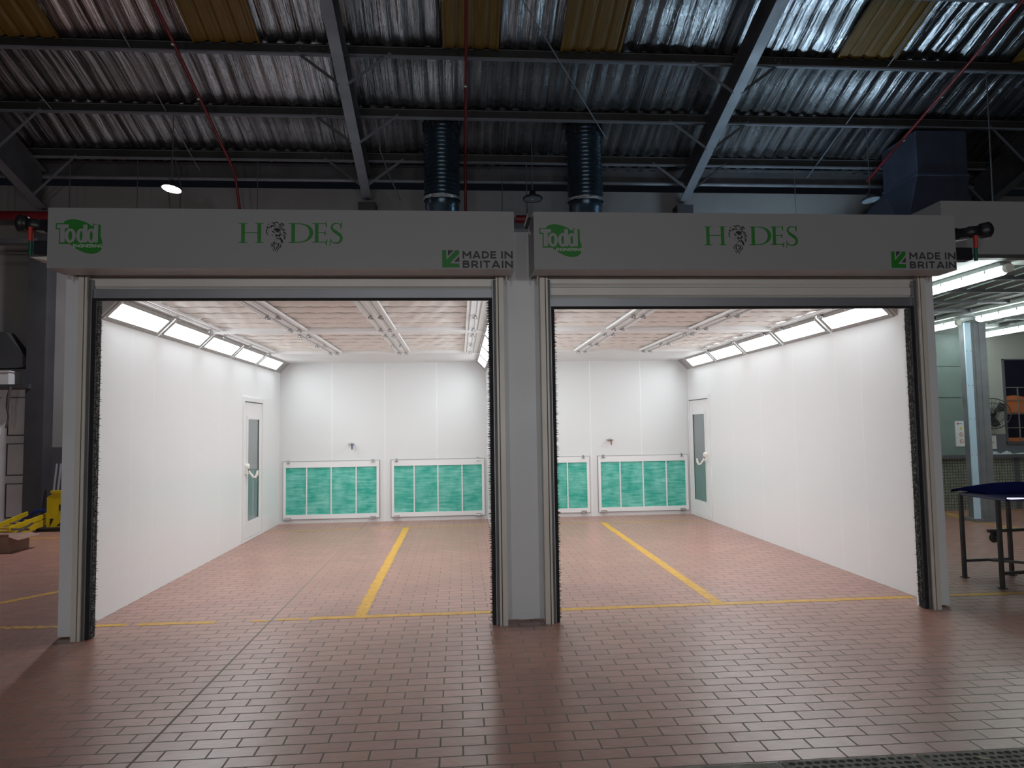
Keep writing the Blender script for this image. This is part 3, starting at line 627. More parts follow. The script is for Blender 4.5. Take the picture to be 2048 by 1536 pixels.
def block_text(parent, word, x0, x1, z0, z1, y):
    gap = .17; W = sum(GLY[c][0] for c in word)+gap*(len(word)-1); k = (x1-x0)/W; h = z1-z0; u = 0; b = MB()
    for c in word:
        for ln in GLY[c][1]:
            stroke(b, [(x0+(u+px)*k, z0+pz*h) for px, pz in ln], .225*(k+h)/2, y)
        u += GLY[c][0]+gap
    b.build('lettering', M['dgrey'], parent)
def mib(parent, x0, x1, z0, z1, tx0, tx1, y, tz=0.0):
    """arrow crop 170..585 x 130..548"""
    s = (x1-x0)/415; sz = (z1-z0)/418
    def P(px, py): return (x0+(px-170)*s, z1-(py-130)*sz)
    b = MB(); poly(b, [P(*p) for p in ((170, 130), (272, 130), (275, 360), (495, 130), (585, 130), (585, 215), (362, 445), (585, 452), (585, 548), (170, 548))], y)
    poly(b, [P(*p) for p in ((310, 130), (450, 135), (310, 270))], y, 1); poly(b, [P(*p) for p in ((585, 275), (585, 408), (455, 408))], y, 1)
    b.build('arrow_emblem', [M['green'], M['dgrey']], parent)
    h = z1-z0
    block_text(parent, 'MADE', tx0, tx0+(tx1-tx0)*.675, z1-h*.48+tz, z1-h*.045+tz, y)
    block_text(parent, 'IN', tx0+(tx1-tx0)*.765, tx1, z1-h*.48+tz, z1-h*.045+tz, y)
    block_text(parent, 'BRITAIN', tx0, tx1, z0-h*.02+tz, z1-h*.60+tz, y)

def shutter(h0, h1, g0, g1, zbar, which, slats):
    t = thing('roller_shutter', f'{which} booth roller shutter rolled up under its white sign board with green lettering', 'roller shutter', ((h0+h1)/2, 5.55, 0), 'roller shutters')
    y0 = 5.35
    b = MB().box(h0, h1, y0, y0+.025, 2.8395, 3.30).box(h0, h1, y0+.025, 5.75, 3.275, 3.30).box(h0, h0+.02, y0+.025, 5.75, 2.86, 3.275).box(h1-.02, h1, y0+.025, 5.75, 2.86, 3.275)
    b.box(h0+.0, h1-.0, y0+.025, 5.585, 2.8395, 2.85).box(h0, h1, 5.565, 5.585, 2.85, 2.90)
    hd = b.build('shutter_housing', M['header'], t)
    MB().box(h0-.03, h1+.03, 5.5, 5.83, 3.30, 3.335).build('top_flashing', M['steel'], t)
    b = MB(); b.box(g0+.05, g1-.05, 5.755, 5.775, zbar+.10, 3.1)
    for k in range(slats):
        z = zbar+.10+k*.098
        b.prism([(g0+.05, 5.755, z+.004), (g0+.05, 5.742, z+.02), (g0+.05, 5.740, z+.08), (g0+.05, 5.755, z+.094)], (g1-g0-.10, 0, 0))
    b.build('shutter_curtain', M['slat'], t)
    bar = MB().box(g0+.05, g1-.05, 5.73, 5.768, zbar+.018, zbar+.095).build('bottom_bar', M['alu'], t, .003)
    MB().box(g0+.05, g1-.05, 5.735, 5.765, zbar, zbar+.018).build('rubber_seal', M['rubber'], bar)
    for sg, gx in ((1, g0), (-1, g1)):
        X = lambda a, c: (min(gx+sg*a, gx+sg*c), max(gx+sg*a, gx+sg*c))
        b = MB().box(*X(0, .040), 5.678, 5.735, 0, 2.86).box(*X(.040, .048), 5.69, 5.72, 0, 2.86, 1).box(*X(.048, .064), 5.678, 5.735, 0, 2.86).box(*X(0, .05), 5.735, 5.775, 0, 2.86)
        b.box(*X(.064, .088), 5.705, 5.735, 0, 2.83, 2).box(*X(.086, .092), 5.70, 5.735, 0, 2.83, 3)
        g = b.build('guide_rail', [M['cream'], M['gasket'], M['galv'], M['alu']], t)
        # bristle strip with ragged tips
        b = MB(); n = 420; b.box(*X(.092, .120), 5.712, 5.74, 0.004, zbar); b.box(*X(.100, .122), 5.742, 5.798, 0.004, zbar, 1)
        rr = random.Random(int(gx*100))
        for i in range(n):
            z = .01+(zbar-.02)*i/n; l = .132+rr.uniform(0, .020); dz = rr.uniform(-.006, .006); yy = 5.727+rr.uniform(-.012, .062)
            b.add([(gx+sg*.105, yy, z), (gx+sg*.105, yy, z+.010), (gx+sg*l, yy+.002, z+.005+dz), (gx+sg*.105, yy+.012, z+.005)], [(0, 1, 2), (1, 3, 2), (3, 0, 2), (0, 3, 1)], rr.random() < .4 and 1 or 0)
        b.build('brush_seal', [M['rubber'], M['brush']], g)
        MB().prism([(gx+sg*-.03, 5.60, 2.865), (gx+sg*-.03, 5.66, 2.80), (gx+sg*-.03, 5.66, 2.865)], (sg*.012, 0, 0)).build('end_bracket', M['cream'], t)
    return t, hd
tL, hL = shutter(-3.066, .4437, -3.008, .374, 2.665, 'left', 2)
tR, hR = shutter(.5997, 4.1116, .681, 4.060, 2.590, 'right', 3)
BY = 5.35
todd(hL, -2.838, 3.080, 1.0, BY); todd(hR, .813, 3.068, 1.0, BY)
hades(hL, -1.677, 3.035, .788, BY); hades(hR, 1.972, 3.035, .786, BY)
mib(hL, -.123, .011, 2.851, 2.988, .036, .431, BY); mib(hR, 3.548, 3.672, 2.856, 2.993, 3.704, 4.106, BY)
# drive units
def drive(x0, sg, z, lb, k, y=5.62):
    t = thing('shutter_motor', lb, 'motor', (x0, y, z), 'shutter motors')
    MB().lathe((x0, y, z), [(0, 0), (.05, 0), (.055, k*.4), (.045, k*.43), (.045, k*.6), (.052, k*.62), (.05, k*.78), (.035, k*.8), (.065, k*.83), (.072, k*.95), (.05, k*.99), (0, k)], 20, (sg, -.05, .12)).build('motor_body', M['black'], t)
    MB().box(min(x0, x0+sg*k*.62), max(x0, x0+sg*k*.62), y-.05, y+.05, z-.21, z-.10).build('gear_box', M['black'], t, .01)
    MB().prism([(x0, y-.03, z-.04), (x0+sg*k*.6, y-.03, z+.0), (x0+sg*k*.6, y-.03, z-.02), (x0, y-.03, z-.06)], (0, .06, 0)).build('mounting_plate', M['alu'], t)
    MB().tube([(x0+sg*(k*.66), y-.06, z-.0), (x0+sg*(k*.66), y-.06, z-.11)], .017, 10).build('red_pull_handle', M['red2'], t)
    MB().tube([(x0+sg*(k*.65), y-.06, z-.11), (x0+sg*(k*.65), y-.06, z-.22)], .015, 10).build('green_pull_handle', mat('green_grip', (.004, .10, .06), .4), t)
drive(4.113, 1, 3.19, 'black shutter motor with red and green pull handles beyond the right sign board', .52)
drive(-3.068, -1, 3.21, 'black shutter motor with red and green handles left of the left sign board', .37)
b = MB().prism([(-3.34, 5.6, 2.985), (-3.08, 5.6, 2.995), (-3.08, 5.6, 2.925), (-3.20, 5.6, 2.955)], (0, .2, 0))
tag(b.build('bent_flashing', M['cream']), 'small bent cream metal flashing under the left shutter motor', 'flashing')

# ---------------------------------------------------------------- light panels in the 45 degree corner of each booth
def light_panel(x, y, lb, rz_=0):
    t = thing('light_panel', lb, 'light', (x, y, 2.60), 'recessed booth light panels', 0)
    L = .555; a = Vector((x, 0, 2.60)); c = Vector((x+.175, 0, 2.775)); d = (c-a); n = Vector((1, 0, -1)).normalized()
    def P(yy, u, h=0): q = a+d*u+n*h; return (q.x, y+yy, q.z)
    b = MB()
    def bar(y0, y1, u0, u1, h=.010): b.add([P(y0, u0, -.012), P(y1, u0, -.012), P(y1, u1, -.012), P(y0, u1, -.012), P(y0, u0, h), P(y1, u0, h), P(y1, u1, h), P(y0, u1, h)], [(0, 3, 2, 1), (4, 5, 6, 7), (0, 1, 5, 4), (1, 2, 6, 5), (2, 3, 7, 6), (3, 0, 4, 7)])
    bar(-L, L, 0, .17); bar(-L, L, .83, 1); bar(-L, -L+.055, .17, .83); bar(L-.055, L, .17, .83)
    b.build('panel_frame', M['lfrm'], t)
    b = MB(); b.add([P(-L+.042, .17, -.006), P(L-.042, .17, -.006), P(L-.042, .83, -.006), P(-L+.042, .83, -.006)], [(0, 1, 2, 3)]); b.build('diffuser', M['diff'], t)
    for yy, u in ((-L+.03, .09), (0, .09), (L-.03, .09), (-L+.03, .91), (0, .91), (L-.03, .91)): MB().lathe(P(yy, u, .010), [(0, .004), (.008, .003), (.009, 0)], 8, n).build('screw', M['screw'], t)
    return t
LY = [6.80, 7.975, 9.10, 10.235, 11.435]
LY = [6.78+k*1.145 for k in range(5)]
ORD = ['nearest the shutter', 'second from the shutter', 'middle one of five', 'second from the rear wall', 'nearest the rear wall']
proto = None
for side, x, rot in (('left wall of the left booth', XL, 0), ('right wall of the right booth', XR, math.pi), ('right wall of the left booth', XP0, math.pi), ('left wall of the right booth', XP1, 0)):
    for k in range(5):
        lb = f'glowing light panel atop the {side}, {ORD[k]}'
        if proto is None: proto = light_panel(x, LY[k], lb)
        else: dup(proto, (x, LY[k], 2.60), rot, lb)
for x, sg in ((XL, 1), (XR, -1), (XP0, -1), (XP1, 1)):
    b = MB()
    for y0, y1 in ((6.19, 6.222), (11.92, YB)):
        b.prism([(x, y0, 2.60), (x+sg*.175, y0, 2.775), (x, y0, 2.775)], (0, y1-y0, 0))
    struct(b.build('trim_3', M['lfrm']), 'pale end caps of a light panel row')

# ---------------------------------------------------------------- booth filter ceilings: rails, cross rail, filter fabric
def ceil_filter(x0, x1, y0, y1, lb):
    b = MB(); nx_, ny_ = 24, 96; vs = []
    ph0 = random.uniform(0, 6)
    for j in range(ny_+1):
        y = y0+(y1-y0)*j/ny_
        for i in range(nx_+1):
            x = x0+(x1-x0)*i/nx_
            t = (y-6.25)/.355
            sc_ = abs(math.sin(math.pi*t))
            z = 2.835-.024*sc_**.7+.004*math.sin(x*17+math.floor(t)*3+ph0)*sc_+.003*math.sin(x*41+y*9)
            vs.append((x, y, z))
    b.add(vs, [(j*(nx_+1)+i, j*(nx_+1)+i+1, (j+1)*(nx_+1)+i+1, (j+1)*(nx_+1)+i) for j in range(ny_) for i in range(nx_)], 0, True)
    b.mi = [1 if abs(math.sin(math.pi*(y0+(y1-y0)*(k//nx_+.5)/ny_-6.25)/.355)) < .22 else 0 for k in range(nx_*ny_)]  # seam creases coloured grey, the shade of the crease put into the colour
    tag(b.build('ceiling_filter', [M['cfilt'], M['cseam_shade']]), lb, 'filter', 'quilted ceiling filter mats')
BAYN = ['against the left wall', 'second from the left wall', 'second from the right wall', 'against the right wall']
for name, xs in (('left', [-2.86, -1.905, -.86, .172, ]), ('right', [.905, 1.92, 2.958, 3.95])):
    x0, x1 = (XL, XP0) if name == 'left' else (XP1, XR)
    xc = [xs[0], xs[1], xs[2], xs[3]]
    for k in range(3):
        for y0, y1, w_ in ((6.18, 8.34, 'front'), (8.52, 10.76, 'rear')):
            ceil_filter(xc[k], xc[k+1], y0, y1, f'whitish quilted ceiling filter mat of the {name} booth, {w_} row, ' + ['leftmost column', 'middle column', 'rightmost column'][k])
    for k, x in enumerate(xs):
        wall_l = k == 0; wall_r = k == 3
        t = thing('ceiling_rail', f'white ceiling rail with chrome latches in the {name} booth, ' + ['along its left wall', 'second from its left wall', 'third from its left wall', 'along its right wall'][k], 'rail', (x, 8.4, 2.78), 'ceiling rails')
        xa, xb = x-.115, x+.115
        if wall_l: xa, xb = x0+.17, x+.09
        if wall_r: xa, xb = x-.09, x1-.17
        b = MB()
        for y0, y1 in ((6.18, 8.33), (8.53, 10.74)):
            b.box(xa, xb, y0, y1, 2.782, 2.80)
            for gx in (xa+.012, (xa+xb)/2, xb-.012): b.box(gx-.009, gx+.009, y0, y1, 2.777, 2.782)
            for gx in (x-.052, x+.052): b.box(gx-.004, gx+.004, y0, y1, 2.776, 2.782, 1)
        b.box(xa, xb, 8.33, 8.53, 2.79, 2.80)
        b.build('rail_profile', [M['rail'], M['lfrm']], t)
        for y in (7.22, 8.17, 8.67, 9.70, 10.66):
            for dx in ((.0,) if (wall_l or wall_r) else (-.052, .052)):
                MB().box(x+dx-.016, x+dx+.016, y-.026, y+.026, 2.752, 2.774).tube([(x+dx-.028, y, 2.756), (x+dx+.028, y+.012, 2.746)], .008, 6).lathe((x+dx, y-.02, 2.748), [(0, -.012), (.009, -.01), (.009, .006)], 8).build('latch', M['chrome'], t)
    tag(MB().box(x0, x1, 8.355, 8.505, 2.768, 2.80).box(x0, x1, 8.325, 8.355, 2.778, 2.84).box(x0, x1, 8.505, 8.53, 2.778, 2.84).build('cross_rail', M['rail']), f'white cross rail spanning the filter ceiling of the {name} booth', 'rail', 'cross rails')
    # hidden deck over the filters
    struct(MB().box(x0, x1, 6.18, 10.76, 2.86, 2.88).build('ceiling_booth_deck', M['white']))

# ---------------------------------------------------------------- rear filter doors
def filter_door(x0, x1, lb):
    z0, z1 = .075, 1.055; y = YB
    t = thing('exhaust_filter_door', lb, 'filter door', ((x0+x1)/2, y, z0), 'green filter doors')
    b = MB().box(x0+.005, x1-.005, y-.012, y, z0, z1).box(x0-.055, x0-.045, y-.004, y, .03, z1+.05, 1).box(x0-.055, x1+.055, y-.004, y, z1+.045, z1+.055, 1)
    f = MB()
    pz0, pz1, px0, px1 = z0+.075, z1-.10, x0+.028, x1-.04
    px0, px1 = x0+.045, x1-.045
    f.box(x0, px0, y-.03, y-.008, z0, z1).box(px1, x1, y-.03, y-.008, z0, z1).box(px0, px1, y-.03, y-.008, z0, pz0).box(px0, px1, y-.03, y-.008, pz1, z1)
    f.box(x0-.012, x0-.004, y-.006, y, z0-.012, z1+.012, 1).box(x1+.004, x1+.012, y-.006, y, z0-.012, z1+.012, 1).box(x0-.012, x1+.012, y-.006, y, z1+.004, z1+.012, 1).box(x0-.012, x1+.012, y-.006, y, z0-.012, z0-.004, 1)
    f.build('door_frame', [M['white'], M['lfrm']], t)
    w_ = px1-px0; cuts = [px0, px0+w_*.227, px0+w_*.497, px0+w_*.773, px1]
    for i in range(4): MB().box(cuts[i], cuts[i+1], y-.014, y-.004, pz0, pz1).build('filter_pad', M['filt'], t)
    for i in (1, 2, 3): MB().box(cuts[i]-.010, cuts[i]+.010, y-.026, y-.014, pz0, pz1).build('divider_bar', M['white'], t)
    for lx in (x0+.09, x1-.11):
        MB().box(lx-.012, lx+.012, y-.045, y-.03, z1-.03, z1+.03).tube([(lx-.028, y-.05, z1-.02), (lx+.028, y-.05, z1-.02)], .008, 6).tube([(lx-.016, y-.05, z1+.022), (lx, y-.05, z1+.008), (lx+.016, y-.05, z1+.022)], .006, 6).build('latch', M['chrome'], t)
        MB().box(lx-.048, lx+.048, y-.042, y-.029, z0-.022, z0+.030).tube([(lx-.048, y-.04, z0+.002), (lx+.048, y-.04, z0+.002)], .009, 8).build('hinge', M['chrome'], t)
filter_door(-3.04, -1.405, 'green filter door on the rear wall of the left booth, in its left corner')
filter_door(-1.195, .425, 'green filter door on the rear wall of the left booth, right one, next to the middle pillar')
filter_door(.665, 2.295, 'green filter door on the rear wall of the right booth, half hidden by the middle pillar')
filter_door(2.455, 4.085, 'green filter door on the rear wall of the right booth, in its right corner')
def valve(x, m, lb):
    t = thing('air_valve', lb, 'valve', (x, YB, 1.34), 'wall air valves')
    MB().lathe((x, YB, 1.345), [(0, -.07), (.014, -.07), (.014, -.02), (.026, -.015), (.026, 0)], 10, (0, 1, 0)).tube([(x-.045, YB-.06, 1.345), (x+.05, YB-.06, 1.345)], .014, 8).box(x-.065, x-.045, YB-.075, YB-.045, 1.33, 1.36).build('valve_body', M['chrome'], t)
    MB().box(x+.004, x+.022, YB-.09, YB-.078, 1.255, 1.345).build('lever', m, t)
valve(-1.875, mat('blue_lever', (.03, .05, .16), .4), 'small air valve with dark blue lever on the rear wall of the left booth')
valve(2.675, mat('red_lever', (.35, .03, .02), .4), 'small air valve with red lever on the rear wall of the right booth')

# ---------------------------------------------------------------- personnel doors
def pdoor(n, x, sg, y0, y1, lb):
    z1 = 2.035; e = x+sg*.0
    fr = MB()
    def BX(b, d0, d1, a, c, e0, e1, mi=0): b.box(min(x+sg*d0, x+sg*d1), max(x+sg*d0, x+sg*d1), a, c, e0, e1, mi)
    BX(fr, 0, .022, y0-.05, y0, .004, z1+.06); BX(fr, 0, .022, y1, y1+.05, .004, z1+.06); BX(fr, 0, .022, y0, y1, z1, z1+.06); BX(fr, 0, .015, y0, y1, .004, .045)
    BX(fr, .0, .018, y0, y1, z1-.012, z1, 1)
    d = fr.build(f'door_{n}', [M['white'], M['gasket']]); struct(d, lb)
    lf = MB(); BX(lf, 0, .010, y0+.004, y1-.004, .05, z1-.014)
    g0, g1 = (y0+.17, y0+.70) if n == 1 else (y1-.76, y1-.20)
    leaf = lf.build('door_leaf', M['white'], d)
    gl = MB(); BX(gl, .010, .013, g0, g1, .29, 1.775); gl.build('glass_pane', M['glass'], leaf)
    wf = MB()
    BX(wf, .010, .022, g0-.05, g0, .24, 1.825); BX(wf, .010, .022, g1, g1+.05, .24, 1.825); BX(wf, .010, .022, g0, g1, 1.775, 1.825); BX(wf, .010, .022, g0, g1, .24, .29)
    BX(wf, .012, .0235, g1-.004, g1, .29, 1.775, 1) 
    wf.build('window_surround', [M['white'], M['gasket']], leaf)
    hy = y0+.075 if n == 1 else y0+.13
    hb = MB(); hb.lathe((x+sg*.012, hy, 1.09), [(0, .055), (.035, .055), (.045, .04), (.045, 0)], 16, (sg, 0, 0)); BX(hb, .012, .05, hy-.045, hy+.045, .98, 1.09)
    hb.lathe((x+sg*.05, hy, 1.045), [(0, .01), (.015, .01), (.015, 0)], 8, (sg, 0, 0), 1)
    hb.tube(smooth([Vector((x+sg*.05, hy+.02, 1.03)), Vector((x+sg*.09, hy+.05, .975)), Vector((x+sg*.13, hy+.06, .93)), Vector((x+sg*.15, hy+.07, .95)), Vector((x+sg*.16, hy+.08, 1.02))], 4) if False else [(x+sg*.05, hy+.02, 1.03), (x+sg*.08, hy+.03, .98), (x+sg*.11, hy+.04, .935), (x+sg*.14, hy+.05, .93), (x+sg*.16, hy+.055, .97), (x+sg*.165, hy+.06, 1.03)], [.014, .015, .016, .017, .019, .012], 8)
    hb.build('door_handle', [M['ivory'], M['strap']], d)
pdoor(1, XL, 1, 10.24, 11.15, 'white door with a tall narrow glass pane in the left wall of the left booth')
pdoor(2, XR, -1, 11.23, 12.18, 'white door with a tall narrow glass pane in the right wall of the right booth')

# ---------------------------------------------------------------- painted floor lines
def line(pts, w, lb, seed=0, step=.03, rag=.006, name='floor_line'):
    rr = random.Random(seed); b = MB()
    for a, c in zip(pts[:-1], pts[1:]):
        a = Vector(a); c = Vector(c); d = (c-a); n = max(2, int(d.length/step)); t = d.normalized(); q = Vector((-t.y, t.x))
        vs = []
        for i in range(n+1):
            p = a+d*i/n; l = q*(w/2+rr.uniform(-rag, rag)); r_ = q*(w/2+rr.uniform(-rag, rag)); vs += [(p.x+l.x, p.y+l.y, .0015), (p.x-r_.x, p.y-r_.y, .0015)]
        b.add(vs, [(2*i, 2*i+1, 2*i+3, 2*i+2) for i in range(n)])
    tag(b.build(name, M['paint']), lb, 'floor marking', 'yellow floor lines')
line([(-3.05, 6.12), (-2.79, 6.115)], .075, 'short worn yellow floor line stub at the foot of the left booth wall', 1)
line([(-2.70, 6.115), (-2.06, 6.10)], .075, 'worn yellow floor line piece across the left booth entrance, longest broken piece', 2)
line([(-1.76, 6.09), (-1.62, 6.09)], .06, 'tiny worn yellow floor line piece left of the dark floor joint', 3, rag=.012)
line([(-1.57, 6.10), (-1.36, 6.11)], .06, 'short worn yellow floor line piece just right of the dark floor joint', 4, rag=.012)
line([(-1.30, 6.11), (4.10, 6.115)], .082, 'long yellow floor line across the middle and right booth entrances', 5)
line([(-.875, 6.15), (-.878, 11.42)], .10, 'yellow floor line running back inside the left booth', 6, rag=.009)
line([(2.345, 11.42), (2.29, 6.15)], .10, 'yellow floor line running back inside the right booth', 7)
line([(-3.06, 11.34), (-1.62, 11.42)], .045, 'thin yellow floor line along the rear of the left booth, left piece', 8)
line([(-1.36, 11.44), (.47, 11.54)], .045, 'thin yellow floor line along the rear of the left booth, right piece', 9)
line([(.61, 11.52), (4.05, 11.33)], .045, 'thin yellow floor line along the rear of the right booth', 10)
line([(-6.4, 4.2), (-4.1, 7.45), (-3.2, 8.9)], .10, 'slanting yellow floor line outside the left booth', 11, rag=.012)
line([(-5.2, 6.25), (-3.25, 6.13)], .07, 'faded yellow floor line outside the left booth near the shutter rail', 12, rag=.02)
line([(-6.9, 11.32), (-3.3, 11.34)], .05, 'thin yellow floor line near the yellow ladder', 13)
line([(4.25, 6.13), (7.2, 6.10)], .085, 'yellow floor line across the front of the right hand bay', 14)
line([(8.35, 11.4), (8.05, 10.45), (8.2, 9.6), (8.5, 8.4)], .08, 'yellow floor line bending past the grey bay column', 15)
line([(8.2, 11.45), (12, 11.4)], .06, 'thin yellow floor line along the tiled bay wall', 16)
# drain blocks in the foreground
DL = ['leftmost', 'second from left', 'third from left', 'rightmost in view']
for k in range(4):
    x0 = 1.49+k*.665; t = thing('drain_block', f'perforated concrete drain block at the bottom right corner, {["leftmost of the row", "second from left of the row", "third from left of the row", "last one at the right edge"][k]}', 'drain', (x0+.33, 3.0, 0), 'drain blocks')
    MB().box(x0+.006, x0+.655, 2.75, 3.262, .0005, .006).build('block', M['conc'], t)
    b = MB(); rr = random.Random(k)
    for j in range(9):
        for i in range(15):
            cx = x0+.045+i*.0405+(j % 2)*.012; cy = 3.235-j*.042; r = .0145*rr.uniform(.75, 1.15)
            b.add([(cx+r*math.cos(a*math.pi/4)*1.1+rr.uniform(-.002, .002), cy+r*math.sin(a*math.pi/4)*.85, .0068) for a in range(8)], [list(range(8))])
    o = b.build('drain_holes', M['hole'], t)
tag(MB().box(.2, 1.485, 2.75, 3.262, .0005, .005).build('concrete_strip', M['conc']), 'flat grey concrete strip beside the perforated drain blocks', 'concrete strip')
# floor scrap
b = MB(); b.prism([(2.42, 3.215, .007), (2.45, 3.20, .007), (2.475, 3.175, .007), (2.455, 3.18, .007), (2.43, 3.19, .007)], (0, 0, .004))
tag(b.build('dry_leaf', mat('pale_leaf', (.42, .44, .30), .8)), 'small pale dry leaf lying on a drain block', 'leaf')

# ---------------------------------------------------------------- right hand bay
BYY = 11.85; CZ = 3.16
t = thing('bay_fascia', 'white sheet metal fascia of the right hand bay, above its entrance', 'fascia', (4.55, 6.1, 3.10))
MB().box(4.546, 12, 6.08, 6.12, 3.155, 3.67).box(4.546, 4.57, 6.12, 6.75, 3.27, 3.67).build('fascia_board', M['header'], t)
MB().box(4.546, 12, 6.06, 6.14, 3.12, 3.155).build('dark_lip', M['steel'], t)
bc = MB().box(4.2, 5.62, 6.15, BYY, CZ, CZ+.1).box(7.45, 8.0, 6.15, BYY, CZ, CZ+.1).box(8.0, 12, 6.15, 6.5, CZ, CZ+.1).box(5.62, 7.45, 10.9, BYY, CZ, CZ+.1).box(8.0, 12, 10.9, BYY, CZ, CZ+.1).box(5.62, 7.45, 6.15, 6.5, CZ, CZ+.1)
struct(bc.build('ceiling_bay', M['bayc']))
for x0, x1, lb in ((5.62, 7.45, 'dark grey dirty filter ceiling of the right hand bay, between the tube rows'), (8.0, 12.0, 'dark grey dirty filter ceiling of the right hand bay, beyond the second tube row')):
    b = MB().box(x0, x1, 6.5, 10.9, CZ+.06, CZ+.08)
    y = 6.55
    while y < 10.9:
        b.box(x0, x1, y, y+.05, CZ+.02, CZ+.06, 1); y += .73
    x = x0+.1
    while x < x1:
        y = 6.6
        while y < 10.6: b.beam((x, y+.08, CZ+.055), (x+.03, y+.62, CZ+.045), .012, .012, mi=2); y += .73
        x += .24
    tag(b.build('bay_filter_ceiling', [M['bfil'], M['steel'], M['bayw']]), lb, 'filter ceiling', 'bay filter ceilings')
b = MB().box(4.19, 9.2, BYY, BYY+.1, .98, 3.3).box(4.19, 9.2, BYY-.012, BYY, 2.58, 2.60).box(4.19, 9.2, BYY-.012, BYY, 2.02, 2.035)
struct(b.build('wall_bay_left', M['bayw']))
struct(MB().box(9.2, 13, BYY, BYY+.1, .98, 3.3).build('wall_bay_right', M['bayl']))
struct(MB().box(4.19, 13, BYY-.03, BYY+.1, 0, .92).build('wall_bay_tiled', M['tiles']))
struct(MB().box(4.19, 13, BYY-.12, BYY+.1, .92, .98).box(9.96, 10.06, BYY-.04, BYY-.03, 0, .92).build('trim_4', M['dwall']), 'dark ledge on top of the tiled bay wall')
t = thing('bay_column', 'grey square column with a light blue strip standing in the right hand bay', 'column', (8.2, 10.5, 0))
MB().box(8.16, 8.42, 10.4, 10.66, 0.001, CZ).box(8.21, 8.225, 10.39, 10.4, .05, CZ).box(8.30, 8.315, 10.39, 10.4, .05, CZ).box(8.05, 8.45, 10.36, 10.7, 0.001, .05).build('column_shaft', M['bcol'], t)
b = MB().box(8.06, 8.16, 10.395, 10.42, .05, CZ)
for z in (.5, 1.05, 1.62, 2.15, 2.7): b.lathe((8.075, 10.395, z), [(0, -.004), (.007, -.003), (.007, 0)], 6, (0, 1, 0), 1).lathe((8.145, 10.395, z), [(0, -.004), (.007, -.003), (.007, 0)], 6, (0, 1, 0), 1)
b.build('blue_strip', [M['bstrip'], M['gasket']], t)
def tubelight(x, y0, y1, lb):
    z = CZ; t = thing('fluorescent_light', lb, 'light', (x, (y0+y1)/2, z), 'bay fluorescent lights')
    MB().box(x-.06, x+.06, y0, y1, z-.045, z-.002).build('light_housing', M['bayc'], t, .004)
    MB().tube([(x, y0+.0, z-.075), (x, y0+.05, z-.075), (x, y1-.05, z-.075), (x, y1, z-.075)], [.035, .052, .052, .035], 14).build('lit_cover', M['tube'], t)
    b = MB(); y = y0+.2
    while y < y1: b.box(x-.066, x-.056, y-.012, y+.012, z-.08, z-.04).box(x+.056, x+.066, y-.012, y+.012, z-.08, z-.04); y += .32
    b.build('clips', M['screw'], t)
    MB().tube([(x, y0-.05, z-.07), (x, y0, z-.07)], .045, 12).build('end_cap', M['ivory'], t)
tubelight(5.40, 6.36, 9.2, 'long lit fluorescent light just right of the right sign board, nearest one')
tubelight(7.62, 7.6, 9.55, 'lit fluorescent light at the right edge, above the window')
tubelight(7.62, 9.98, 11.6, 'short lit fluorescent light left of the grey bay column top')
tubelight(9.15, 8.4, 11.6, 'lit fluorescent light right of the grey bay column, lower in the photo')
t = thing('fluorescent_light', 'added unseen fluorescent light on the right hand bay roof, behind its fascia, lighting the foil', 'light', (6.2, 11.0, 3.30))  # added unseen tube, guessed source of the blue highlights on the foil
MB().box(5.5, 6.9, 11.1, 11.3, 3.27, 3.34).build('light_housing', M['bayc'], t); MB().tube([(5.55, 11.2, 3.40), (6.85, 11.2, 3.40)], .07, 12).build('lit_cover', mat('added_cold_tube', (.8, .8, .8), .5, emit=((.58, .80, 1), 85)), t)
# bay walls' fittings
b_ = BYY
t = thing('safety_sign', 'white safety sign with warning icons on the green wall left of the bay column', 'sign', (9.02, b_-.02, 1.36))
MB().box(8.90, 9.22, b_-.012, b_, 1.13, 1.585).build('sign_board', M['paper'], t)
b = MB(); y = b_-.013
def disc(b, cx, cz, r, mi, th=.001, n=18): b.prism([(cx+r*math.cos(k*2*math.pi/n), y-th, cz+r*math.sin(k*2*math.pi/n)) for k in range(n)], (0, .001, 0), mi)
disc(b, 8.945, 1.54, .02, 1); disc(b, 8.945, 1.54, .009, 3, .002)
b.box(8.965, 9.03, y-.001, y, 1.537, 1.547, 2)
b.prism([(8.972, y-.001, 1.435), (9.028, y-.001, 1.435), (9.0, y-.001, 1.485)], (0, .001, 0), 4)
b.box(9.075, 9.135, y-.001, y, 1.43, 1.49, 2)
for cx in (9.005, 9.11):
    for cz in (1.345, 1.225):
        disc(b, cx, cz, .036, 1); disc(b, cx, cz, .028, 3, .002); b.beam((cx-.022, y-.003, cz+.022), (cx+.022, y-.003, cz-.022), .006, .002, mi=1)
b.box(9.10, 9.122, y-.004, y, 1.215, 1.24, 0)
b.build('sign_icons', [M['ink'], M['red2'], M['bl2'], M['paper'], M['yl2']], t)
t = thing('notice_paper', 'small white notice paper on the wall right of the bay column', 'notice', (9.6, b_, 1.18))
MB().box(9.52, 9.67, b_-.006, b_, 1.075, 1.315).build('sheet', M['paper'], t); MB().box(9.56, 9.63, b_-.008, b_-.006, 1.19, 1.198).build('text_line', M['dgrey'], t)
t = thing('wall_fan', 'round caged wall fan beside the window in the right hand bay', 'fan', (9.62, b_-.12, 1.73))
c0 = Vector((9.42, b_-.26, 1.71)); ax = Vector((-.75, -1, .05)).normalized(); u = ax.cross(Vector((0, 0, 1))).normalized(); v = u.cross(ax)
b = MB(); R_ = .27
def circ(r, h, n=32): return [c0+ax*h+(u*math.cos(2*math.pi*k/n)+v*math.sin(2*math.pi*k/n))*r for k in range(n+1)]
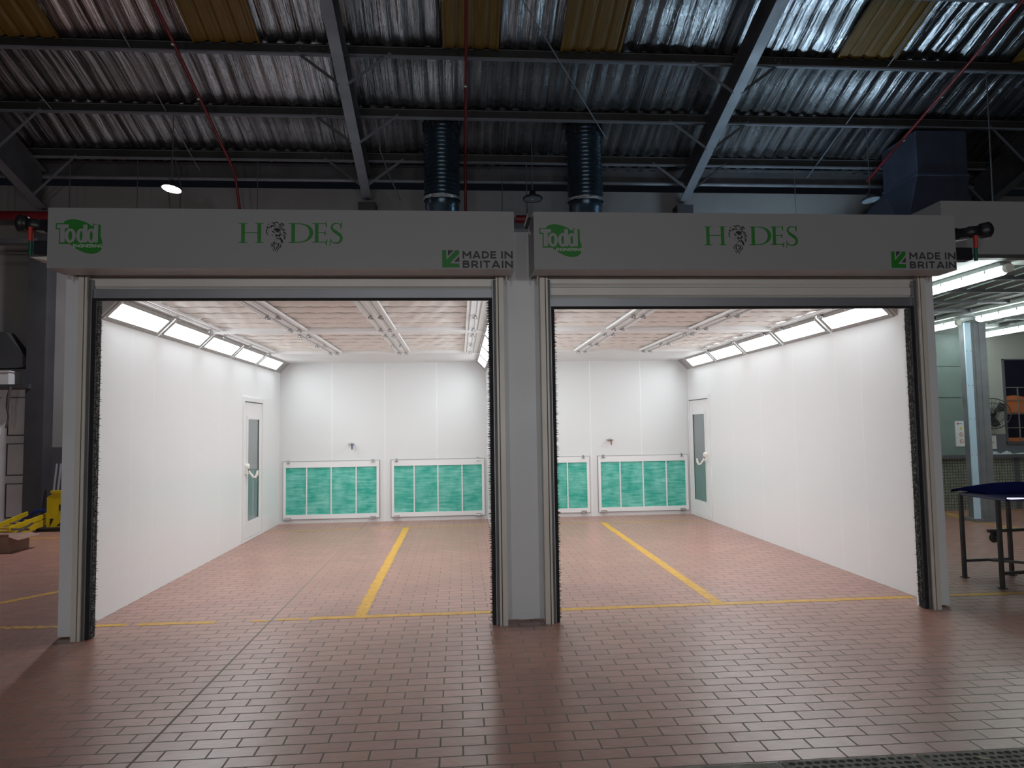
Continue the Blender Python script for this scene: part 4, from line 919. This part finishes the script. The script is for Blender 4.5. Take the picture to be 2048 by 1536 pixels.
for r, h, w_ in ((R_, 0, .009), (R_*.99, .05, .006), (R_*.7, .085, .004), (R_*.35, .10, .004), (R_*.7, -.06, .004)): b.tube(circ(r, h), w_, 6, cap=False)
for k in range(28):
    a = 2*math.pi*k/28; d = u*math.cos(a)+v*math.sin(a); d2 = u*math.cos(a+.35)+v*math.sin(a+.35)
    b.tube([c0+ax*.10+d*.05, c0+ax*.09+(d*.7+d2*.3)*.17, c0+d2*R_], .003, 5, cap=False); b.tube([c0+ax*-.07+d*.05, c0+d*R_], .003, 5, cap=False)
b.build('cage', M['tsteel'], t)
b = MB()
for k in range(3):
    a = 2*math.pi*k/3; d = u*math.cos(a)+v*math.sin(a); e = u*math.cos(a+.8)+v*math.sin(a+.8)
    b.prism([c0+d*.04+ax*.02, c0+d*.23+ax*.02, c0+(d+e).normalized()*.25, c0+e*.2-ax*.02, c0+e*.05-ax*.02], ax*.004)
b.build('blades', M['black'], t)
MB().lathe(c0, [(0, .105), (.05, .10), (.055, .06), (.06, -.05), (.045, -.12), (0, -.13)], 16, ax).tube([c0-ax*.08, (9.55, b_-.05, 1.66), (9.55, b_, 1.66)], .02, 8).box(9.5, 9.6, b_-.02, b_, 1.6, 1.72).build('motor_hub', M['black'], t)
# window
w_ = MB().box(9.86, 11.4, b_-.005, b_+.02, 1.16, 2.70)
wn = w_.build('window_1', M['night']); struct(wn, 'dark window with bars in the right hand bay')
b = MB(); n = 20; pts = [(9.9, 1.72)]+[(9.9+1.5*i/n, 2.02+.0-.10*(i/n)+.03*math.sin(i*.6)) for i in range(n+1)]+[(11.4, 1.72)]
poly(b, pts, b_-.006, 0, .002); poly(b, [(9.9, 1.20), (11.4, 1.20), (11.4, 1.27), (9.9, 1.27)], b_-.006, 0, .002); b.build('orange_view', M['orange'], wn)
b = MB().box(9.86, 9.89, b_-.03, b_, 1.16, 2.70).box(9.86, 11.4, b_-.04, b_, 1.16, 1.19).box(9.86, 11.4, b_-.03, b_, 2.68, 2.70)
b.build('window_frame', M['dwall'], wn)
b = MB()
for x in (10.12, 10.4, 10.68): b.box(x-.009, x+.009, b_-.03, b_-.015, 1.19, 2.18)
for z in (1.45, 1.70, 1.95, 2.18): b.box(9.89, 11.4, b_-.027, b_-.018, z-.007, z+.007)
b.build('window_bars', M['bar'], wn)
# cloths on the ledge
for k, (x0, x1, lb) in enumerate(((9.50, 9.68, 'crumpled pale cloth on the bay ledge, left one under the notice'), (9.70, 9.92, 'crumpled pale cloth on the bay ledge, middle one'), (9.95, 10.5, 'long flat pale cloth on the bay ledge under the window'))):
    b = MB(); n, m_ = 14, 5; rr = random.Random(k); vs = []
    for j in range(m_+1):
        for i in range(n+1):
            e = math.sin(math.pi*i/n)*math.sin(math.pi*j/m_); vs.append((x0+(x1-x0)*i/n, b_-.11+.1*j/m_, .981+(.05 if k < 2 else .025)*e*(.6+.8*rr.random())))
    b.add(vs, [(j*(n+1)+i, j*(n+1)+i+1, (j+1)*(n+1)+i+1, (j+1)*(n+1)+i) for j in range(m_) for i in range(n)], 0, True)
    b.add([(x0, b_-.11, .981), (x1, b_-.11, .981), (x1, b_-.01, .981), (x0, b_-.01, .981)], [(0, 1, 2, 3)])
    tag(b.build('cloth', M['cloth']), lb, 'cloth', 'cloths on the ledge')

# panel stand and car bonnet
t = thing('panel_stand', 'dark steel stand with splayed feet under the navy car bonnet', 'stand', (5.5, 6.6, 0))
LG = [(5.118, 6.79), (5.121, 6.30), (5.646, 6.81), (6.25, 6.45)]
for x, y in LG:
    MB().box(x-.016, x+.016, y-.016, y+.016, .008, .845).box(x-.032, x+.032, y-.03, y+.03, .001, .008).build('leg', M['tsteel'], t)
b = MB().beam((5.118, 6.79, .17), (5.646, 6.81, .17), .025, .025).beam((5.38, 6.80, .17), (5.9, 6.35, .17), .025, .025).beam((5.121, 6.30, .14), (6.25, 6.45, .14), .025, .03)
b.build('lower_bar', M['tsteel'], t)
MB().beam((5.118, 6.79, .845), (5.646, 6.81, .845), .025, .025).beam((5.121, 6.30, .845), (6.25, 6.45, .845), .025, .025).beam((5.118, 6.79, .845), (5.121, 6.30, .845), .025, .025).beam((5.646, 6.81, .845), (6.25, 6.45, .845), .025, .025).build('upper_bar', M['tsteel'], t)
MB().beam((5.646, 6.81, .46), (6.3, 6.9, .46), .03, .03).beam((5.4, 6.8, .46), (5.646, 6.81, .46), .03, .03).build('side_bar', M['tsteel'], t)
MB().lathe((5.46, 6.80, .385), [(0, .012), (.035, .012), (.045, .006), (.045, -.006), (.035, -.012), (0, -.012)], 18, (1, .3, 0)).box(5.44, 5.48, 6.78, 6.82, .385, .45).build('castor', M['black'], t)
t = thing('car_bonnet', 'glossy navy blue car bonnet lying on the steel stand', 'car part', (5.7, 6.6, .86))
b = MB(); n, m_ = 30, 20; vs = []
for j in range(m_+1):
    v_ = j/m_
    for i in range(n+1):
        u_ = i/n; x = 5.15+1.24*u_; y = 6.34+v_*.68*(.75+.25*math.sin(math.pi*min(1, u_*1.3)))+.12*(1-u_)**2
        z = .868+.085*math.sin(math.pi*min(.98, .05+u_*.9))*(1-.75*abs(2*v_-1)**2.4)-.018*(1 if abs(v_-.5) > .46 else 0)
        vs.append((x, y, z))
fs = [(j*(n+1)+i, j*(n+1)+i+1, (j+1)*(n+1)+i+1, (j+1)*(n+1)+i) for j in range(m_) for i in range(n)]
b.add(vs, fs, 0, True)
o = b.build('outer_skin', M['navy'], t); sm = o.modifiers.new('s', 'SOLIDIFY'); sm.thickness = .012; sm.offset = 0
b = MB()
for a, c in (((5.08, 6.12, .852), (5.45, 5.99, .864)), ((5.08, 6.12, .852), (5.12, 6.75, .852)), ((5.12, 6.75, .852), (6.2, 6.85, .87)), ((5.3, 6.1, .87), (6.3, 6.8, .875)), ((5.3, 6.7, .87), (6.2, 6.1, .875)), ((5.45, 5.99, .864), (6.35, 6.02, .87))): b.beam(a, c, .055, .02)
b.prism([(5.06, 6.60, .862), (5.10, 6.16, .862), (5.45, 6.02, .862), (6.38, 6.04, .862), (6.38, 6.9, .862), (5.2, 6.8, .862)], (0, 0, .010))
b.build('inner_frame', M['navyg'], t)

# ---------------------------------------------------------------- left side of the hall
dn = MB().box(-11.5, -7.66, 13.22, 13.298, 0.004, 2.42)
for r in range(3):
    for c_ in range(6):
        x1 = -7.70-c_*.60; x0 = x1-.48; z0, z1 = ((.10, .72), (.86, 1.44), (1.58, 2.28))[r]
        dn.box(x0, x1, 13.205, 13.222, z0, z0+.02, 1).box(x0, x0+.015, 13.208, 13.222, z0, z1, 1).box(x0, x1, 13.205, 13.222, z1-.012, z1, 1)
        dn.box(x0+.02, x1-.0, 13.212, 13.222, z0+.02, z1-.015)
struct(dn.build('door_3', [M['pdoor'], M['col']]), 'tall old white panelled doors at the far left')
t = thing('grey_crate', 'pale grey box on top of the white panelled doors at the left edge', 'box', (-8.3, 13.1, 2.5)); ORI[t.name] = Vector((-8.3, 13.1, 2.5))
MB().box(-9.0, -8.02, 12.95, 13.29, 2.50, 2.72).build('crate_body', M['pdoor'], t); MB().box(-9.02, -8.0, 12.93, 13.295, 2.72, 2.745).build('lid', M['pdoor'], t)
tag(MB().box(-11.5, -7.66, 12.92, 13.30, 2.42, 2.498).build('shelf', M['col']), 'dark shelf running above the white panelled doors', 'shelf')
t = tag(MB().prism([(-9.5, 13.29, 2.8), (-7.95, 13.29, 2.8), (-7.68, 13.29, 2.85), (-8.15, 13.29, 3.45), (-9.5, 13.29, 3.55)], (0, -.25, 0)).build('sloping_hood', M['col']), 'dark sloping hood above the grey box at the left edge', 'hood')
tag(MB().tube([(-7.95, 12.90, 2.46), (-7.97, 12.88, 2.25), (-8.0, 12.9, 2.1), (-7.98, 12.92, 1.9), (-8.02, 12.92, 1.72)], [.022, .03, .02, .012, .018], 8).build('hanging_strap', M['strap']), 'frayed brown strap hanging down the white panelled doors', 'strap')
for x, lb in ((-7.13, 'thin aluminium pole leaning by the dark column, left one'), (-7.06, 'thin aluminium pole leaning by the dark column, right one')):
    tag(MB().beam((x+.10, 12.55, .002), (x-.04, 12.98, 1.07), .03, .03).build('aluminium_pole', M['alu']), lb, 'pole', 'leaning poles')
tag(MB().tube([(-7.12, 13.27, 0), (-7.15, 13.27, 5.8)], .02, 8).build('wall_conduit', M['rafw']), 'thin pale vertical conduit on the rear wall left of the left booth', 'conduit')
t = thing('barrier_stand', 'yellow plastic barrier panel with black markings standing left of the left booth', 'barrier', (-6.5, 12.2, 0))
b = MB().prism([(-6.86, 12.15, .06), (-6.3, 12.15, .06), (-6.3, 12.15, .62), (-6.75, 12.15, .62), (-6.86, 12.15, .55)], (0, .06, 0)); b.box(-6.80, -6.3, 12.14, 12.22, .62, .66)
b.build('panel', M['yel'], t)
MB().prism([(-6.80, 12.148, .08), (-6.74, 12.148, .20), (-6.80, 12.148, .20)], (0, -.003, 0)).prism([(-6.70, 12.148, .08), (-6.60, 12.148, .08), (-6.52, 12.148, .22)], (0, -.003, 0)).box(-6.66, -6.4, 12.145, 12.148, .33, .43).box(-6.62, -6.5, 12.145, 12.148, .56, .585).build('black_markings', M['black'], t)
MB().box(-6.95, -6.35, 12.02, 12.3, 0.001, .06).build('base', M['black'], t, .01)
t = thing('step_ladder', 'yellow ladder lying folded on the floor at the left', 'ladder', (-6.9, 11.8, 0))
A = Vector((-6.78, 10.95, .09)); B2 = Vector((-7.10, 12.75, .09))
MB().beam(A+Vector((.06, 0, .0)), B2+Vector((.06, 0, .05)), .03, .10).build('side_rail', M['yel'], t)
MB().beam(A+Vector((.06, 0, .10)), B2+Vector((.06, 0, .16)), .03, .07).build('side_rail', M['yel'], t)
MB().beam(A+Vector((-.42, .1, .03)), B2+Vector((-.36, -.1, .15)), .03, .07).build('side_rail', M['yel'], t)
for k in range(5):
    p = A.lerp(B2, .15+k*.18); MB().beam(p+Vector((.05, 0, .03)), p+Vector((-.36, 0, .05)), .05, .025).build('rung', M['yel'], t)
MB().beam(A+Vector((.09, .03, .1)), A+Vector((.06, .5, .03)), .02, .03).beam(A+Vector((.09, .08, .0)), A+Vector((.08, .55, .12)), .02, .03).build('foot_bracket', M['galv'], t)
MB().beam(B2+Vector((.065, -.22, .03)), B2+Vector((.065, 0.02, .04)), .045, .16).build('black_end', M['black'], t)
tag(MB().tube([(-7.75, 12.95, .06), (-7.4, 12.8, .26), (-6.98, 12.86, .27), (-6.9, 12.84, .05)], .03, 8).build('blue_hose', M['blue']), 'blue hose draped behind the yellow ladder', 'hose')
t = thing('cardboard_box', 'open brown cardboard box cut off by the left edge of the photo', 'box', (-6.3, 10.2, 0))
MB().box(-6.75, -6.12, 9.98, 10.45, 0.002, .21).build('box_body', M['card'], t)
MB().prism([(-6.75, 9.98, .21), (-6.12, 9.98, .21), (-6.04, 9.85, .265), (-6.78, 9.85, .265)], (0, .005, .006)).prism([(-6.12, 9.98, .21), (-6.12, 10.45, .21), (-5.98, 10.5, .17), (-5.98, 9.95, .17)], (0, 0, .006)).build('box_flap', M['card'], t)
tag(MB().box(-12, -7.0, 11.9, 12.1, 4.78, 4.80).box(-12, -7.0, 11.9, 11.91, 4.8, 4.86).box(-12, -7.0, 11.9, 11.91, 4.60, 4.62).build('cable_tray', M['steel']), 'dark metal cable tray at the left edge below the red main pipe', 'cable tray')
